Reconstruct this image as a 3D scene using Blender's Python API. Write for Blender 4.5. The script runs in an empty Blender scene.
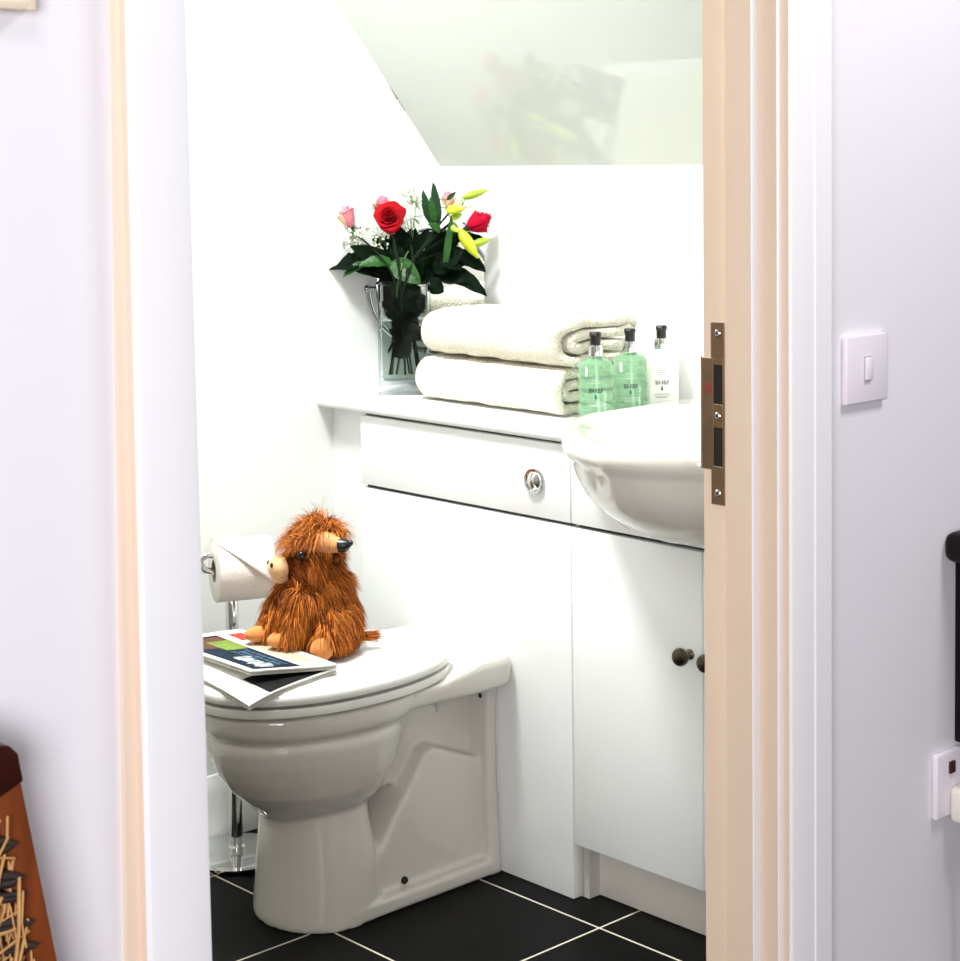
import bpy, bmesh, math, random
from math import sin, cos, pi, radians, sqrt, atan2, tan
from mathutils import Vector as V, Matrix as M, noise as N3
random.seed(7)
S = bpy.context.scene
COL = S.collection
# ------------------------------------------------------------------ camera
EYE = V((0, 0, 1.33))
F_, CX, CY = 1843.3, 533.4, 271.1
yaw, pit, rol = radians(46.06), radians(3.526), radians(-0.58)
fw = V((cos(yaw) * cos(pit), sin(yaw) * cos(pit), -sin(pit)))
r0 = V((sin(yaw), -cos(yaw), 0)); u0 = r0.cross(fw)
rt = r0 * cos(rol) + u0 * sin(rol); up = rt.cross(fw)
cd = bpy.data.cameras.new('camera'); cam = bpy.data.objects.new('camera', cd); COL.objects.link(cam)
cam.matrix_world = M(((rt.x, up.x, -fw.x, EYE.x), (rt.y, up.y, -fw.y, EYE.y), (rt.z, up.z, -fw.z, EYE.z), (0, 0, 0, 1)))
cd.sensor_fit = 'HORIZONTAL'; cd.sensor_width = 36; cd.lens = F_ / 960 * 36
cd.shift_x = (480 - CX) / 960; cd.shift_y = (CY - 480.5) / 960
cd.clip_start = 0.02
cd.dof.use_dof = True; cd.dof.focus_distance = 3.1; cd.dof.aperture_fstop = 24
S.camera = cam

def at(x, y, depth):
    return EYE + (fw + rt * ((x - CX) / F_) - up * ((y - CY) / F_)) * depth

# ------------------------------------------------------------------ materials
MATS = {}
def mat(name, col, rough=.5, metal=0, var=0.0, vscale=8, bump=0, bscale=60, trans=0, ior=1.5, coat=0, spec=.5, sss=0, sheen=0, col2=None, vstretch=None, emit=None):
    if name in MATS: return MATS[name]
    m = bpy.data.materials.new(name); m.use_nodes = True; nt = m.node_tree; b = nt.nodes['Principled BSDF']
    b.inputs['Roughness'].default_value = rough; b.inputs['Metallic'].default_value = metal
    b.inputs['Transmission Weight'].default_value = trans; b.inputs['IOR'].default_value = ior
    b.inputs['Coat Weight'].default_value = coat; b.inputs['Coat Roughness'].default_value = .03
    b.inputs['Specular IOR Level'].default_value = spec
    b.inputs['Sheen Weight'].default_value = sheen
    if sss:
        b.inputs['Subsurface Weight'].default_value = sss; b.inputs['Subsurface Scale'].default_value = .01
    c = (*col, 1); c2 = (*(col2 or [max(0, k * (1 - var)) for k in col]), 1)
    tc = nt.nodes.new('ShaderNodeTexCoord')
    src = tc.outputs['Object']
    if vstretch:
        mp = nt.nodes.new('ShaderNodeMapping'); mp.inputs['Scale'].default_value = vstretch
        nt.links.new(src, mp.inputs['Vector']); src = mp.outputs['Vector']
    n = nt.nodes.new('ShaderNodeTexNoise'); n.inputs['Scale'].default_value = vscale; n.inputs['Detail'].default_value = 4
    nt.links.new(src, n.inputs['Vector'])
    mx = nt.nodes.new('ShaderNodeMix'); mx.data_type = 'RGBA'
    mx.inputs[6].default_value = c; mx.inputs[7].default_value = c2
    nt.links.new(n.outputs['Fac'], mx.inputs[0]); nt.links.new(mx.outputs[2], b.inputs['Base Color'])
    if bump:
        n2 = nt.nodes.new('ShaderNodeTexNoise'); n2.inputs['Scale'].default_value = bscale; n2.inputs['Detail'].default_value = 3
        nt.links.new(tc.outputs['Object'], n2.inputs['Vector'])
        bp = nt.nodes.new('ShaderNodeBump'); bp.inputs['Strength'].default_value = bump; bp.inputs['Distance'].default_value = .009 if 'terry' in name else .004
        nt.links.new(n2.outputs['Fac'], bp.inputs['Height']); nt.links.new(bp.outputs['Normal'], b.inputs['Normal'])
    MATS[name] = m
    return m

def tile_mat():
    m = mat('floor_tile', (.002, .002, .0022), .32, var=.6, vscale=14, col2=(.007, .007, .007), spec=.04)
    nt = m.node_tree; b = nt.nodes['Principled BSDF']; L = nt.links
    base = b.inputs['Base Color'].links[0].from_socket
    tc = nt.nodes.new('ShaderNodeTexCoord'); sp = nt.nodes.new('ShaderNodeSeparateXYZ'); L.new(tc.outputs['Object'], sp.inputs[0])
    outs = []
    for ax, off, pitch in ((0, 2.2315, .335), (1, 2.168, .3365)):
        s = nt.nodes.new('ShaderNodeMath'); s.operation = 'SUBTRACT'; L.new(sp.outputs[ax], s.inputs[0]); s.inputs[1].default_value = off - 50 * pitch
        md = nt.nodes.new('ShaderNodeMath'); md.operation = 'PINGPONG'; L.new(s.outputs[0], md.inputs[0]); md.inputs[1].default_value = pitch / 2
        lt = nt.nodes.new('ShaderNodeMath'); lt.operation = 'LESS_THAN'; L.new(md.outputs[0], lt.inputs[0]); lt.inputs[1].default_value = .0021
        outs.append(lt.outputs[0])
    mxx = nt.nodes.new('ShaderNodeMath'); mxx.operation = 'MAXIMUM'; L.new(outs[0], mxx.inputs[0]); L.new(outs[1], mxx.inputs[1])
    mx = nt.nodes.new('ShaderNodeMix'); mx.data_type = 'RGBA'; L.new(mxx.outputs[0], mx.inputs[0]); L.new(base, mx.inputs[6]); mx.inputs[7].default_value = (.62, .58, .48, 1)
    L.new(mx.outputs[2], b.inputs['Base Color'])
    rm = nt.nodes.new('ShaderNodeMix'); L.new(mxx.outputs[0], rm.inputs[0]); rm.inputs[2].default_value = .34; rm.inputs[3].default_value = .8
    L.new(rm.outputs[0], b.inputs['Roughness'])
    return m

wall_white = mat('white_wall_paint', (.90, .915, .90), .7, var=.02, vscale=3, bump=.03, bscale=90)
hall_paint = mat('lilac_white_wall_paint', (.85, .825, .87), .6, var=.05, vscale=2.5, bump=.06, bscale=40)
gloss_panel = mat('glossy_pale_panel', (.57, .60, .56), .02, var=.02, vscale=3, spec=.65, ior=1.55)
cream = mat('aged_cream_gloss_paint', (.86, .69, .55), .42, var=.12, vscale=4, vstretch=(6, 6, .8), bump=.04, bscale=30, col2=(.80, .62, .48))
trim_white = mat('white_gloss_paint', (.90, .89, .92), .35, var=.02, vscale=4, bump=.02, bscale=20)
skirt_white = mat('white_skirting_paint', (.84, .85, .82), .4, var=.03)
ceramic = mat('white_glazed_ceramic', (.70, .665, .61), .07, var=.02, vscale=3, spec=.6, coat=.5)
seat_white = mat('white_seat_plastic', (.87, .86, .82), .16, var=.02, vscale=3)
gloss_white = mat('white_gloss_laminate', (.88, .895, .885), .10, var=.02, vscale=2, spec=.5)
shadow_dark = mat('dark_carcass_and_gap_shade', (.05, .05, .045), .7, var=.2)
grey_side = mat('grey_carcass_edge', (.52, .50, .46), .5, var=.08)
chrome = mat('polished_chrome', (.78, .79, .80), .06, 1, var=.05)
mirror_m = mat('mirror_silver', (.92, .93, .92), .015, 1, var=.01)
chrome_dark = mat('darkened_chrome', (.40, .41, .42), .10, 1, var=.08)  # chrome darkened in colour to stand for dark reflections on rim and yoke
bronze = mat('antique_bronze', (.17, .14, .10), .28, 1, var=.5, vscale=60)
brass = mat('worn_brown_strike_metal', (.27, .17, .10), .42, .6, var=.4, vscale=25)
pocket_m = mat('dark_bolt_pocket', (.012, .010, .010), .8, var=.3)
plastic_w = mat('white_switch_plastic', (.86, .80, .86), .3, var=.02)
plug_w = mat('cream_plug_plastic', (.88, .84, .74), .3, var=.03)
black_pl = mat('black_plastic', (.012, .012, .012), .3, var=.3)
red_mark = mat('red_mark', (.26, .06, .035), .5, var=.2)
dark_wood = mat('dark_mahogany_wood', (.010, .004, .004), .45, var=.5, vscale=5, vstretch=(8, 1, 1), spec=.15)
brown_wood = mat('brown_varnished_wood', (.26, .062, .013), .4, var=.6, vscale=14, vstretch=(5, 5, .7), col2=(.07, .015, .004), spec=.25)
dark_cap = mat('dark_varnished_wood', (.010, .003, .003), .3, var=.6, vscale=10, vstretch=(1, 1, 8), col2=(.06, .010, .006), spec=.2)
straw = mat('straw_strands', (.82, .47, .18), .6, var=.5, vscale=40, col2=(.40, .17, .05))
weave_dark = mat('dark_wicker', (.022, .008, .004), .7, var=.6, vscale=30)
pale_wood = mat('pale_picture_wood', (.86, .72, .56), .45, var=.2, vscale=10)
mount = mat('white_picture_mount', (.86, .82, .86), .8, var=.02)
towel_m = mat('cream_terry_towel', (.92, .87, .73), .95, var=.10, vscale=220, bump=1.0, bscale=190)
glass = mat('clear_glass', (.86, .91, .92), .0, var=.01, trans=1, ior=1.22, spec=.2)
water_m = mat('vase_water', (.80, .86, .76), .0, var=.01, trans=1, ior=1.2, spec=.1)
soap = mat('green_liquid_soap', (.58, .93, .66), .03, var=.05, trans=.82, ior=1.35, coat=.6)
lotion = mat('white_lotion_bottle', (.92, .93, .86), .12, var=.02, coat=.5)
ink = mat('dark_green_ink', (.015, .05, .045), .6, var=.1)
ink_pale = mat('pale_green_ink', (.70, .88, .72), .6, var=.1)
tissue = mat('white_tissue_paper', (.92, .88, .82), .95, var=.03, vscale=40, bump=.25, bscale=200)
card = mat('cardboard_core', (.42, .33, .24), .9, var=.2)
stem_m = mat('dark_green_stem', (.008, .016, .006), .8, var=.4, vscale=20, spec=.1)
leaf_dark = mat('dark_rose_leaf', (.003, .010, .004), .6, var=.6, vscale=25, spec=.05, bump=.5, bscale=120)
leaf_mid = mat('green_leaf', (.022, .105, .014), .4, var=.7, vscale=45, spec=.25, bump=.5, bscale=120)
lily_leaf = mat('lily_leaf_green', (.010, .045, .012), .38, var=.5, vscale=20, spec=.25)
bud_y = mat('yellow_lily_bud', (.58, .62, .015), .4, var=.35, vscale=30, col2=(.30, .42, .015))
bud_g = mat('lime_lily_bud', (.20, .36, .015), .4, var=.4, vscale=60, col2=(.42, .52, .03))
rose_red = mat('red_rose_petal', (.42, .003, .010), .75, var=.5, vscale=25, col2=(.17, .001, .004), spec=.1)
rose_crim = mat('crimson_rose_petal', (.52, .003, .035), .75, var=.4, vscale=25, col2=(.34, .003, .02), spec=.1)
rose_pink = mat('pink_rose_petal', (.85, .14, .28), .6, var=.3, vscale=40, col2=(.90, .42, .42))
rose_peach = mat('peach_outer_petal', (.92, .56, .30), .6, var=.2, vscale=40, col2=(.95, .72, .50))
gyp_white = mat('white_gypsophila_floret', (.90, .90, .78), .8, var=.1)
gyp_stem = mat('pale_green_twig', (.16, .24, .09), .7, var=.3)
plush = mat('ginger_plush_cloth', (.13, .032, .006), .95, var=.5, vscale=40, spec=.05)
peach = mat('peach_felt', (.95, .55, .27), .9, var=.15, vscale=50, sheen=.3)
pad_m = mat('orange_felt', (.90, .34, .09), .9, var=.3, vscale=50, sheen=.3)
horn_m = mat('tan_felt_horn', (.88, .40, .16), .8, var=.3, vscale=40)
eye_m = mat('glossy_black_eye', (.01, .006, .005), .08, var=.2)
paper = mat('newsprint_paper', (.86, .85, .80), .85, var=.04, vscale=20)
paper_dim = mat('grey_newsprint_pages', (.60, .58, .53), .9, var=.25, vscale=40, vstretch=(1, 1, 60))
print_red = mat('red_masthead_print', (.68, .05, .03), .7, var=.3, vscale=60)
print_dark = mat('dark_green_print', (.02, .06, .05), .7, var=.3, vscale=60)
print_green = mat('green_photo_print', (.02, .09, .005), .6, vscale=130, col2=(.34, .46, .06))
print_tan = mat('tan_photo_print', (.40, .33, .20), .6, vscale=60, col2=(.75, .70, .55))
print_brown = mat('brown_photo_print', (.22, .04, .015), .6, vscale=110, col2=(.01, .03, .008))
print_navy = mat('navy_cover_print', (.002, .006, .014), .6, vscale=70, col2=(.008, .03, .06), spec=.15)
print_black = mat('black_page_print', (.004, .004, .005), .7, vscale=50, col2=(.02, .02, .02), spec=.1)
print_white = mat('white_cover_lettering', (.75, .80, .84), .6, var=.3, vscale=90)
print_blue = mat('blue_cover_lettering', (.10, .25, .42), .6, var=.4, vscale=90)
carpet = mat('dark_hall_carpet', (.07, .055, .045), .95, var=.2, vscale=80, bump=.4, bscale=300)  # unseen hall floor, made dark to cut reflections and bounce light

def fur_mat():
    m = mat('ginger_fur', (.5, .15, .02), .62, spec=.25)
    nt = m.node_tree; b = nt.nodes['Principled BSDF']
    g = nt.nodes.new('ShaderNodeNewGeometry'); cr = nt.nodes.new('ShaderNodeValToRGB')
    e = cr.color_ramp.elements; e[0].position = 0; e[0].color = (.07, .013, .003, 1); e[1].position = 1; e[1].color = (.88, .29, .035, 1)
    k = e.new(.45); k.color = (.42, .10, .010, 1)
    nt.links.new(g.outputs['Random Per Island'], cr.inputs[0]); nt.links.new(cr.outputs[0], b.inputs['Base Color'])
    b.inputs['Roughness'].default_value = .6
    return m
fur_m = fur_mat()

# ------------------------------------------------------------------ mesh helpers
class MB:
    def __init__(s): s.v = []; s.f = []; s.mi = []
    def add(s, vs, fs, mi=0):
        o = len(s.v); s.v += [V(p) for p in vs]; s.f += [[o + i for i in f] for f in fs]; s.mi += [mi] * len(fs); return s
    def box(s, lo, hi, bev=0, mi=0, seg=2, mtx=None):
        bm = bmesh.new(); bmesh.ops.create_cube(bm, size=1)
        for v in bm.verts: v.co = V([(lo[i] + hi[i]) / 2 + v.co[i] * (hi[i] - lo[i]) for i in range(3)])
        if bev: bmesh.ops.bevel(bm, geom=bm.edges[:] + bm.verts[:], offset=bev, segments=seg, profile=.5, affect='EDGES')
        return s.bm(bm, mi, mtx)
    def bm(s, bm, mi=0, mtx=None):
        bm.verts.index_update()
        s.add([(mtx @ v.co) if mtx else v.co.copy() for v in bm.verts], [[v.index for v in f.verts] for f in bm.faces], mi); bm.free(); return s
    def loft(s, rings, closed=True, cap=True, mi=0):
        n = len(rings[0]); vs = [p for r in rings for p in r]; fs = []
        for i in range(len(rings) - 1):
            for j in range(n if closed else n - 1):
                k = (j + 1) % n; fs.append([i * n + j, i * n + k, (i + 1) * n + k, (i + 1) * n + j])
        if cap and closed: fs.append(list(range(n))[::-1]); fs.append([(len(rings) - 1) * n + j for j in range(n)])
        return s.add(vs, fs, mi)
    def tube(s, pts, rad, n=8, mi=0, cap=True):
        pts = [V(p) for p in pts]; rr = rad if isinstance(rad, (list, tuple)) else [rad] * len(pts)
        rings = []; ref = None
        for i, p in enumerate(pts):
            d = (pts[min(i + 1, len(pts) - 1)] - pts[max(i - 1, 0)]).normalized()
            if ref is None: ref = V((0, 0, 1)) if abs(d.z) < .9 else V((1, 0, 0))
            a = (ref - d * ref.dot(d)).normalized(); b = d.cross(a); ref = a
            rings.append([p + (a * cos(t * 2 * pi / n) + b * sin(t * 2 * pi / n)) * rr[i] for t in range(n)])
        return s.loft(rings, cap=cap, mi=mi)
    def lathe(s, prof, c=(0, 0, 0), axis=None, n=32, mi=0, cap=True):
        c = V(c); z = V(axis or (0, 0, 1)).normalized(); a = z.orthogonal().normalized(); b = z.cross(a)
        return s.loft([[c + z * h + (a * cos(t * 2 * pi / n) + b * sin(t * 2 * pi / n)) * max(r, 1e-5) for t in range(n)] for r, h in prof], cap=cap, mi=mi)
    def ball(s, c, r, n=16, mi=0, scale=(1, 1, 1), mtx=None):
        bm = bmesh.new(); bmesh.ops.create_uvsphere(bm, u_segments=n, v_segments=n // 2 + 2, radius=1)
        for v in bm.verts:
            v.co = V([v.co[i] * r * scale[i] for i in range(3)])
            if mtx: v.co = mtx @ v.co
            v.co += V(c)
        return s.bm(bm, mi)
    def grid(s, fn, nu, nv, mi=0, closed_u=False):
        vs = [fn(i / nu, j / nv) for j in range(nv + 1) for i in range(nu + 1)]; w = nu + 1
        return s.add(vs, [[j * w + i, j * w + i + 1, (j + 1) * w + i + 1, (j + 1) * w + i] for j in range(nv) for i in range(nu)], mi)
    def prism(s, poly, lo, hi, plane='xz', mi=0, bev=0):
        """poly extruded along the axis missing from plane"""
        def P(a, b, h): return {'xz': (a, h, b), 'yz': (h, a, b), 'xy': (a, b, h)}[plane]
        bm = bmesh.new(); A = [bm.verts.new(P(a, b, lo)) for a, b in poly]; B = [bm.verts.new(P(a, b, hi)) for a, b in poly]
        bm.faces.new(A); bm.faces.new(B[::-1])
        for i in range(len(poly)):
            j = (i + 1) % len(poly); bm.faces.new((A[j], A[i], B[i], B[j]))
        bmesh.ops.recalc_face_normals(bm, faces=bm.faces[:])
        if bev: bmesh.ops.bevel(bm, geom=bm.edges[:], offset=bev, segments=3, profile=.5, affect='EDGES')
        return s.bm(bm, mi)

WM = {}
def wmat(o):
    return WM.get(o.name, M.Identity(4)) if o else M.Identity(4)
def obj(name, mb, mats, parent=None, smooth=35, fix=True, **props):
    inv = wmat(parent).inverted()
    me = bpy.data.meshes.new(name); me.from_pydata([inv @ v for v in mb.v], [], mb.f)
    for m in (mats if isinstance(mats, (list, tuple)) else [mats]): me.materials.append(m)
    me.polygons.foreach_set('material_index', mb.mi)
    if fix:
        b = bmesh.new(); b.from_mesh(me); bmesh.ops.recalc_face_normals(b, faces=b.faces[:]); b.to_mesh(me); b.free()
    if smooth:
        me.polygons.foreach_set('use_smooth', [True] * len(me.polygons)); me.set_sharp_from_angle(angle=radians(smooth))
    me.update()
    o = bpy.data.objects.new(name, me); COL.objects.link(o)
    if parent: o.parent = parent; WM[o.name] = wmat(parent).copy()
    for k, v in props.items(): o[k] = v
    return o
def thing(name, label, cat, loc=(0, 0, 0), rz=0, group=None):
    o = bpy.data.objects.new(name, None); COL.objects.link(o); o.empty_display_size = .05
    o.location = loc; o.rotation_euler = (0, 0, rz)
    WM[o.name] = M.Translation(V(loc)) @ M.Rotation(rz, 4, 'Z')
    o['label'] = label; o['category'] = cat
    if group: o['group'] = group
    return o
def struct(name, mb, m, **k):
    if name in ('trim_2', 'trim_4'):            # this side of the frame leans a little out of plumb
        for v in mb.v: v.x += (-.004 - .0075 * (v.z - .7)) * (min(1, max(0, (v.x - .826) / .05)) if name == 'trim_4' else 1)
    return obj(name, mb, m, kind='structure', **k)
UP = V((0, 0, 1))
def lerp(a, b, t): return a + (b - a) * t

# ================================================================== SETTING
WY, WB = 1.352, 1.457          # hall face and bathroom face of the doorway wall
FAR, BACK = 3.0, 2.615          # bathroom far wall, wall behind the vanity
OX0, OX1 = .885, 1.690          # faces of the door linings
struct('floor', MB().box((.5, WY + .05, -.06), (2.75, 3.12, 0)), tile_mat(), smooth=0)
struct('floor_hall', MB().box((-1.7, -2.0, -.06), (3.6, WY + .05, 0)), carpet, smooth=0)
struct('wall_far', MB().box((.5, FAR, 0), (2.75, FAR + .1, 2.4)), wall_white, smooth=0)
struct('wall_back', MB().box((BACK, WB, 0), (BACK + .1, FAR, 1.36)), wall_white, smooth=0)
taupe = mat('taupe_wall_paint', (.27, .245, .215), .7, var=.05, vscale=3)  # unseen wall, its colour made dark to cut fill light on the toilet
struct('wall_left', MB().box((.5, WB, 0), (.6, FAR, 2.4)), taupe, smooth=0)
sx, sz = 2.3375 - 2.6149, 1.6543 - 1.3116
gp = MB(); gr = random.Random(4)            # broken dark gap along the panel's edge
for k in range(7):
    a_ = .355 + k * .022; b_ = a_ + gr.uniform(.010, .024)
    gp.tube([V((BACK + sx * q, FAR - .0015, 1.3116 + sz * q - .0022)) for q in (a_, (a_ + b_) / 2, b_)], [.0004, gr.uniform(.0008, .0016), .0004], 6)
struct('trim_8', gp, shadow_dark)
top_x = BACK + sx / sz * (2.3 - 1.3116)
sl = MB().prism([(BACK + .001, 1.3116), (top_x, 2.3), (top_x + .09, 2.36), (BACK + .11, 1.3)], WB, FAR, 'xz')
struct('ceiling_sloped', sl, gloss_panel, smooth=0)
struct('ceiling', MB().box((.5, WB, 2.3), (top_x + .09, FAR, 2.4)), wall_white, smooth=0)
# doorway wall, one wall with the door opening cut out of it
dw = MB().box((-1.7, WY, 0), (OX0 - .03, WB, 2.4)).box((OX1 + .03, WY, 0), (3.6, WB, 2.4)).box((OX0 - .03, WY, 2.05), (OX1 + .03, WB, 2.4))
for i, f in enumerate(dw.f):
    if min(dw.v[k].y for k in f) > WB - .001: dw.mi[i] = 1
struct('wall_doorway', dw, [hall_paint, mat('pale_taupe_paint', (.55, .53, .49), .7, var=.03)], smooth=0)  # unseen bathroom face, taupe made up to limit bounce light
# linings with their stops
AF = 1.330                      # front of the architraves
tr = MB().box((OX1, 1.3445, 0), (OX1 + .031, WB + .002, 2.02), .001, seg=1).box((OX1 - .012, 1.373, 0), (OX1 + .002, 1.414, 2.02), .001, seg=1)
for i, f in enumerate(tr.f):                     # white on the hall-turned faces stands for bright edge highlights
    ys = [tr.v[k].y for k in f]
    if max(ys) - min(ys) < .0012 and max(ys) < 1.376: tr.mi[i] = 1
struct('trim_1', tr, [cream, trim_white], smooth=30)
struct('trim_2', MB().box((OX0 - .031, AF + .004, 0), (OX0, WB + .002, 2.02), .0015).box((OX0 - .002, 1.373, 0), (OX0 + .012, 1.414, 2.02), .002), cream, smooth=30)
struct('trim_3', MB().box((OX0 - .03, AF + .004, 2.02), (OX1 + .03, WB + .002, 2.05), .0015), cream)
def architrave(name, x0, x1, inner):
    # faces coloured white for the strong light on them, inner and outer edges cream
    w = x1 - x0
    prof = [(0, WY), (0, AF + .004), (.002, AF + .001), (.006, AF), (w * .52, AF), (w * .54, AF - .0015), (w - .008, AF - (.0015 if inner > 0 else 0)), (w - .003, AF + .001), (w, AF + .005), (w, WY)]
    if inner < 0: prof = [(w - a, b) for a, b in prof if not .5 * w < a < .55 * w][::-1]
    mb = MB(); mb.prism([(x0 + a, b) for a, b in prof], 0, 2.10, 'xy')
    for i, f in enumerate(mb.f):
        xs = [mb.v[k].x for k in f]; ys = [mb.v[k].y for k in f]
        if max(xs) - min(xs) < .003 and max(ys) - min(ys) > .004: mb.mi[i] = 1
    struct(name, mb, [trim_white, cream], smooth=20)
architrave('trim_4', .8215, .8895, -1)
bd = MB(); e0 = lambda z: .8085 + (z - .65) * .0105          # narrow cream strip standing for caulk and the shadow along the wall
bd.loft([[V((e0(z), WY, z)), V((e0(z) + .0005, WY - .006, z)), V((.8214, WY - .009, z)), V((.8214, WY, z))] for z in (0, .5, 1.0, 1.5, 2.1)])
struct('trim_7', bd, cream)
architrave('trim_5', 1.6975, 1.7805, 1)
struct('trim_6', MB().box((.8235, AF, 2.05), (1.7805, WY, 2.12), .002), trim_white)
# skirting on the far wall, bevelled on top
struct('baseboard_far', MB().prism([(FAR, 0), (FAR - .016, 0), (FAR - .016, .094), (FAR - .010, .112), (FAR - .004, .126), (FAR, .128)], .6, 2.27, 'yz'), skirt_white, smooth=20)

# ================================================================== VANITY RUN
FX = 2.2864                     # plane of the cabinet fronts
SEAM = 2.2835
# --- toilet unit
t = thing('toilet_cabinet', 'white gloss boxing-in unit behind the toilet, with a round chrome flush button', 'cabinet', (2.45, 2.58, 0))
obj('carcass', MB().box((FX + .020, SEAM + .004, 0), (BACK - .002, 2.874, .8255)).box((FX + .026, 2.874, 0), (FX + .04, FAR, .8255)).box((FX + .04, 2.874, 0), (BACK - .002, 2.89, .8255)), gloss_white, t, smooth=0)
obj('seam_backing', MB().box((FX + .012, SEAM + .006, .66), (FX + .0199, 2.870, .7)).box((FX + .012, SEAM + .006, .81), (FX + .0199, 2.870, .8270)), shadow_dark, t, smooth=0, label='dark strip coloured as the shadow between panels')  # dark strips put the shade of the panel gaps into colour
obj('lower_panel', MB().box((FX, SEAM + .0015, .001), (FX + .0185, 2.8755, .6757), .0012), gloss_white, t)
obj('upper_panel', MB().box((FX, SEAM + .0015, .6825), (FX + .0185, 2.8755, .8205), .0015), gloss_white, t)
bc = V((FX, 2.3727, .7477))
fb = MB(); fb.lathe([(.0005, -.006), (.016, -.0062), (.0178, -.005), (.0185, -.007), (.0225, -.0075), (.0245, -.004), (.025, .001)], bc, (1, 0, 0), 40)
b_ = obj('flush_button', fb, chrome, t)
for q in range(2):
    a0 = pi / 2 + .08 + q * pi
    def fn(u, v):
        a = a0 + u * (pi - .16); r_ = .0012 + .0145 * v
        return V((bc.x - .0115 + .0045 * v ** 2, bc.y + cos(a) * r_, bc.z + sin(a) * r_))
    obj('flush_half', MB().grid(fn, 20, 8), chrome, b_, smooth=60)
# --- vanity unit
t = thing('vanity_cabinet', 'white gloss two-door vanity unit under the washbasin, with bronze knobs', 'cabinet', (2.45, 1.98, 0))
V0, VM = 1.665, 1.9780
obj('carcass', MB().box((FX + .0205, V0 + .004, .100), (BACK - .002, SEAM - .003, .690)), shadow_dark, t, smooth=0)
obj('side_panel', MB().box((FX + .0205, SEAM - .0028, .001), (BACK - .002, SEAM + .0008, .690)), grey_side, t, smooth=0)
obj('leg_strip', MB().box((FX + .021, SEAM - .018, .001), (FX + .05, SEAM - .0045, .0995)), grey_side, t, smooth=0)
obj('plinth', MB().box((2.334, V0, .001), (2.352, SEAM - .0048, .0995), .001), mat('white_plinth', (.78, .74, .68), .35, var=.03), t)
obj('top_rail', MB().box((FX, V0, .6825), (FX + .0185, SEAM - .0015, .8205), .0015), gloss_white, t)
for a, b, ky in ((VM + .0018, SEAM - .0015, 2.0050), (V0, VM - .0018, 1.9510)):
    d = obj('door', MB().box((FX, a, .1025), (FX + .0185, b, .6757), .0018), gloss_white, t)
    kz = .5001 if ky > 2 else .4995
    kb = MB().lathe([(.009, .001), (.009, -.0015), (.0055, -.004), (.005, -.012), (.010, -.016), (.0145, -.021), (.0155, -.026), (.0135, -.031), (.008, -.0335), (.0004, -.034)], (FX, ky, kz), (1, 0, 0), 28)
    obj('knob', kb, bronze, d, label='bronze knob')
# --- worktop: one continuous top, cut out round the basin bowl
wt = MB()
WT0, WT1 = .8275, .8545
def wt_sec(y):
    x0 = 2.2745
    return [V((BACK - .001, y, WT0)), V((x0 + .004, y, WT0)), V((x0, y, WT0 + .004)), V((x0 - .001, y, WT0 + .013)), V((x0 + .002, y, WT1 - .006)), V((x0 + .009, y, WT1)), V((BACK - .001, y, WT1))]
wt.loft([wt_sec(y) for y in (2.262, 2.6, FAR - .001)])
obj('worktop', wt, gloss_white, smooth=50, label='white rounded-edge worktop running over the toilet cabinet up to the washbasin', category='worktop')

# ================================================================== BASIN (semi-recessed)
BCY = 1.985
def bas_ring(xf, hw, xc, z, nf=1.62, back=2.585, tilt=0, n=48):
    """front half a superellipse, sides running straight back to the wall"""
    pts = []
    for k in range(n + 1):
        a = pi / 2 + k * pi / n
        c, s_ = cos(a), sin(a)
        x = xc - abs(c) ** (2 / nf) * (xc - xf); y = BCY + (abs(s_) ** (2 / nf)) * (1 if s_ > 0 else -1) * hw
        pts.append(V((x, y, z + tilt * (x - xf))))
    r_ = .03
    for yy, sgn in ((BCY - hw, 1), (BCY + hw, -1)):
        cs = [(lerp(xc, back - r_, q), yy) for q in (.33, .66, 1)] + [(back - r_ + sin(q) * r_, yy + sgn * (1 - cos(q)) * r_) for q in (.4, .8, 1.2, 1.57)]
        if sgn < 0: cs = cs[::-1]
        pts += [V((x, y, z)) for x, y in cs]
    return pts
t = thing('washbasin', 'white ceramic semi-recessed washbasin bulging out over the vanity doors', 'washbasin', (2.3, BCY, .69))
bs = MB()
outer = [(2.245, .085, 2.36, .698, 2.44), (2.215, .130, 2.36, .702, 2.48), (2.172, .190, 2.36, .719, 2.53), (2.135, .232, 2.355, .746, 2.56), (2.105, .258, 2.35, .774, 2.58), (2.084, .274, 2.345, .802, 2.585),
         (2.075, .285, 2.34, .825, 2.590), (2.071, .288, 2.34, .833, 2.592), (2.060, .295, 2.335, .842, 2.598), (2.056, .298, 2.335, .853, 2.602), (2.058, .297, 2.335, .864, 2.604), (2.064, .293, 2.335, .872, 2.606), (2.074, .285, 2.335, .877, 2.604)]
inner = [(2.088, .272, 2.335, .8775, 2.50), (2.100, .262, 2.335, .8735, 2.47), (2.112, .252, 2.335, .864, 2.462), (2.130, .235, 2.34, .835, 2.45), (2.160, .200, 2.345, .790, 2.44), (2.205, .150, 2.35, .755, 2.42), (2.260, .085, 2.36, .738, 2.41), (2.31, .03, 2.36, .733, 2.40)]
bs.loft([bas_ring(a, b, c, z, nf=lerp(1.85, 1.56, max(0, min(1, (z - .70) / .13))), back=bk) for a, b, c, z, bk in outer + inner])
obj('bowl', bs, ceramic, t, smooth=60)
obj('waste', MB().lathe([(.0005, .0), (.020, .0), (.024, -.001), (.024, -.004)], (2.335, BCY, .7365), n=24), chrome, t)
tp = MB().lathe([(.027, 0), (.027, .004), (.022, .008), (.020, .06), (.021, .075), (.016, .082), (.0005, .084)], (2.55, BCY, .8765), n=24)
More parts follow.
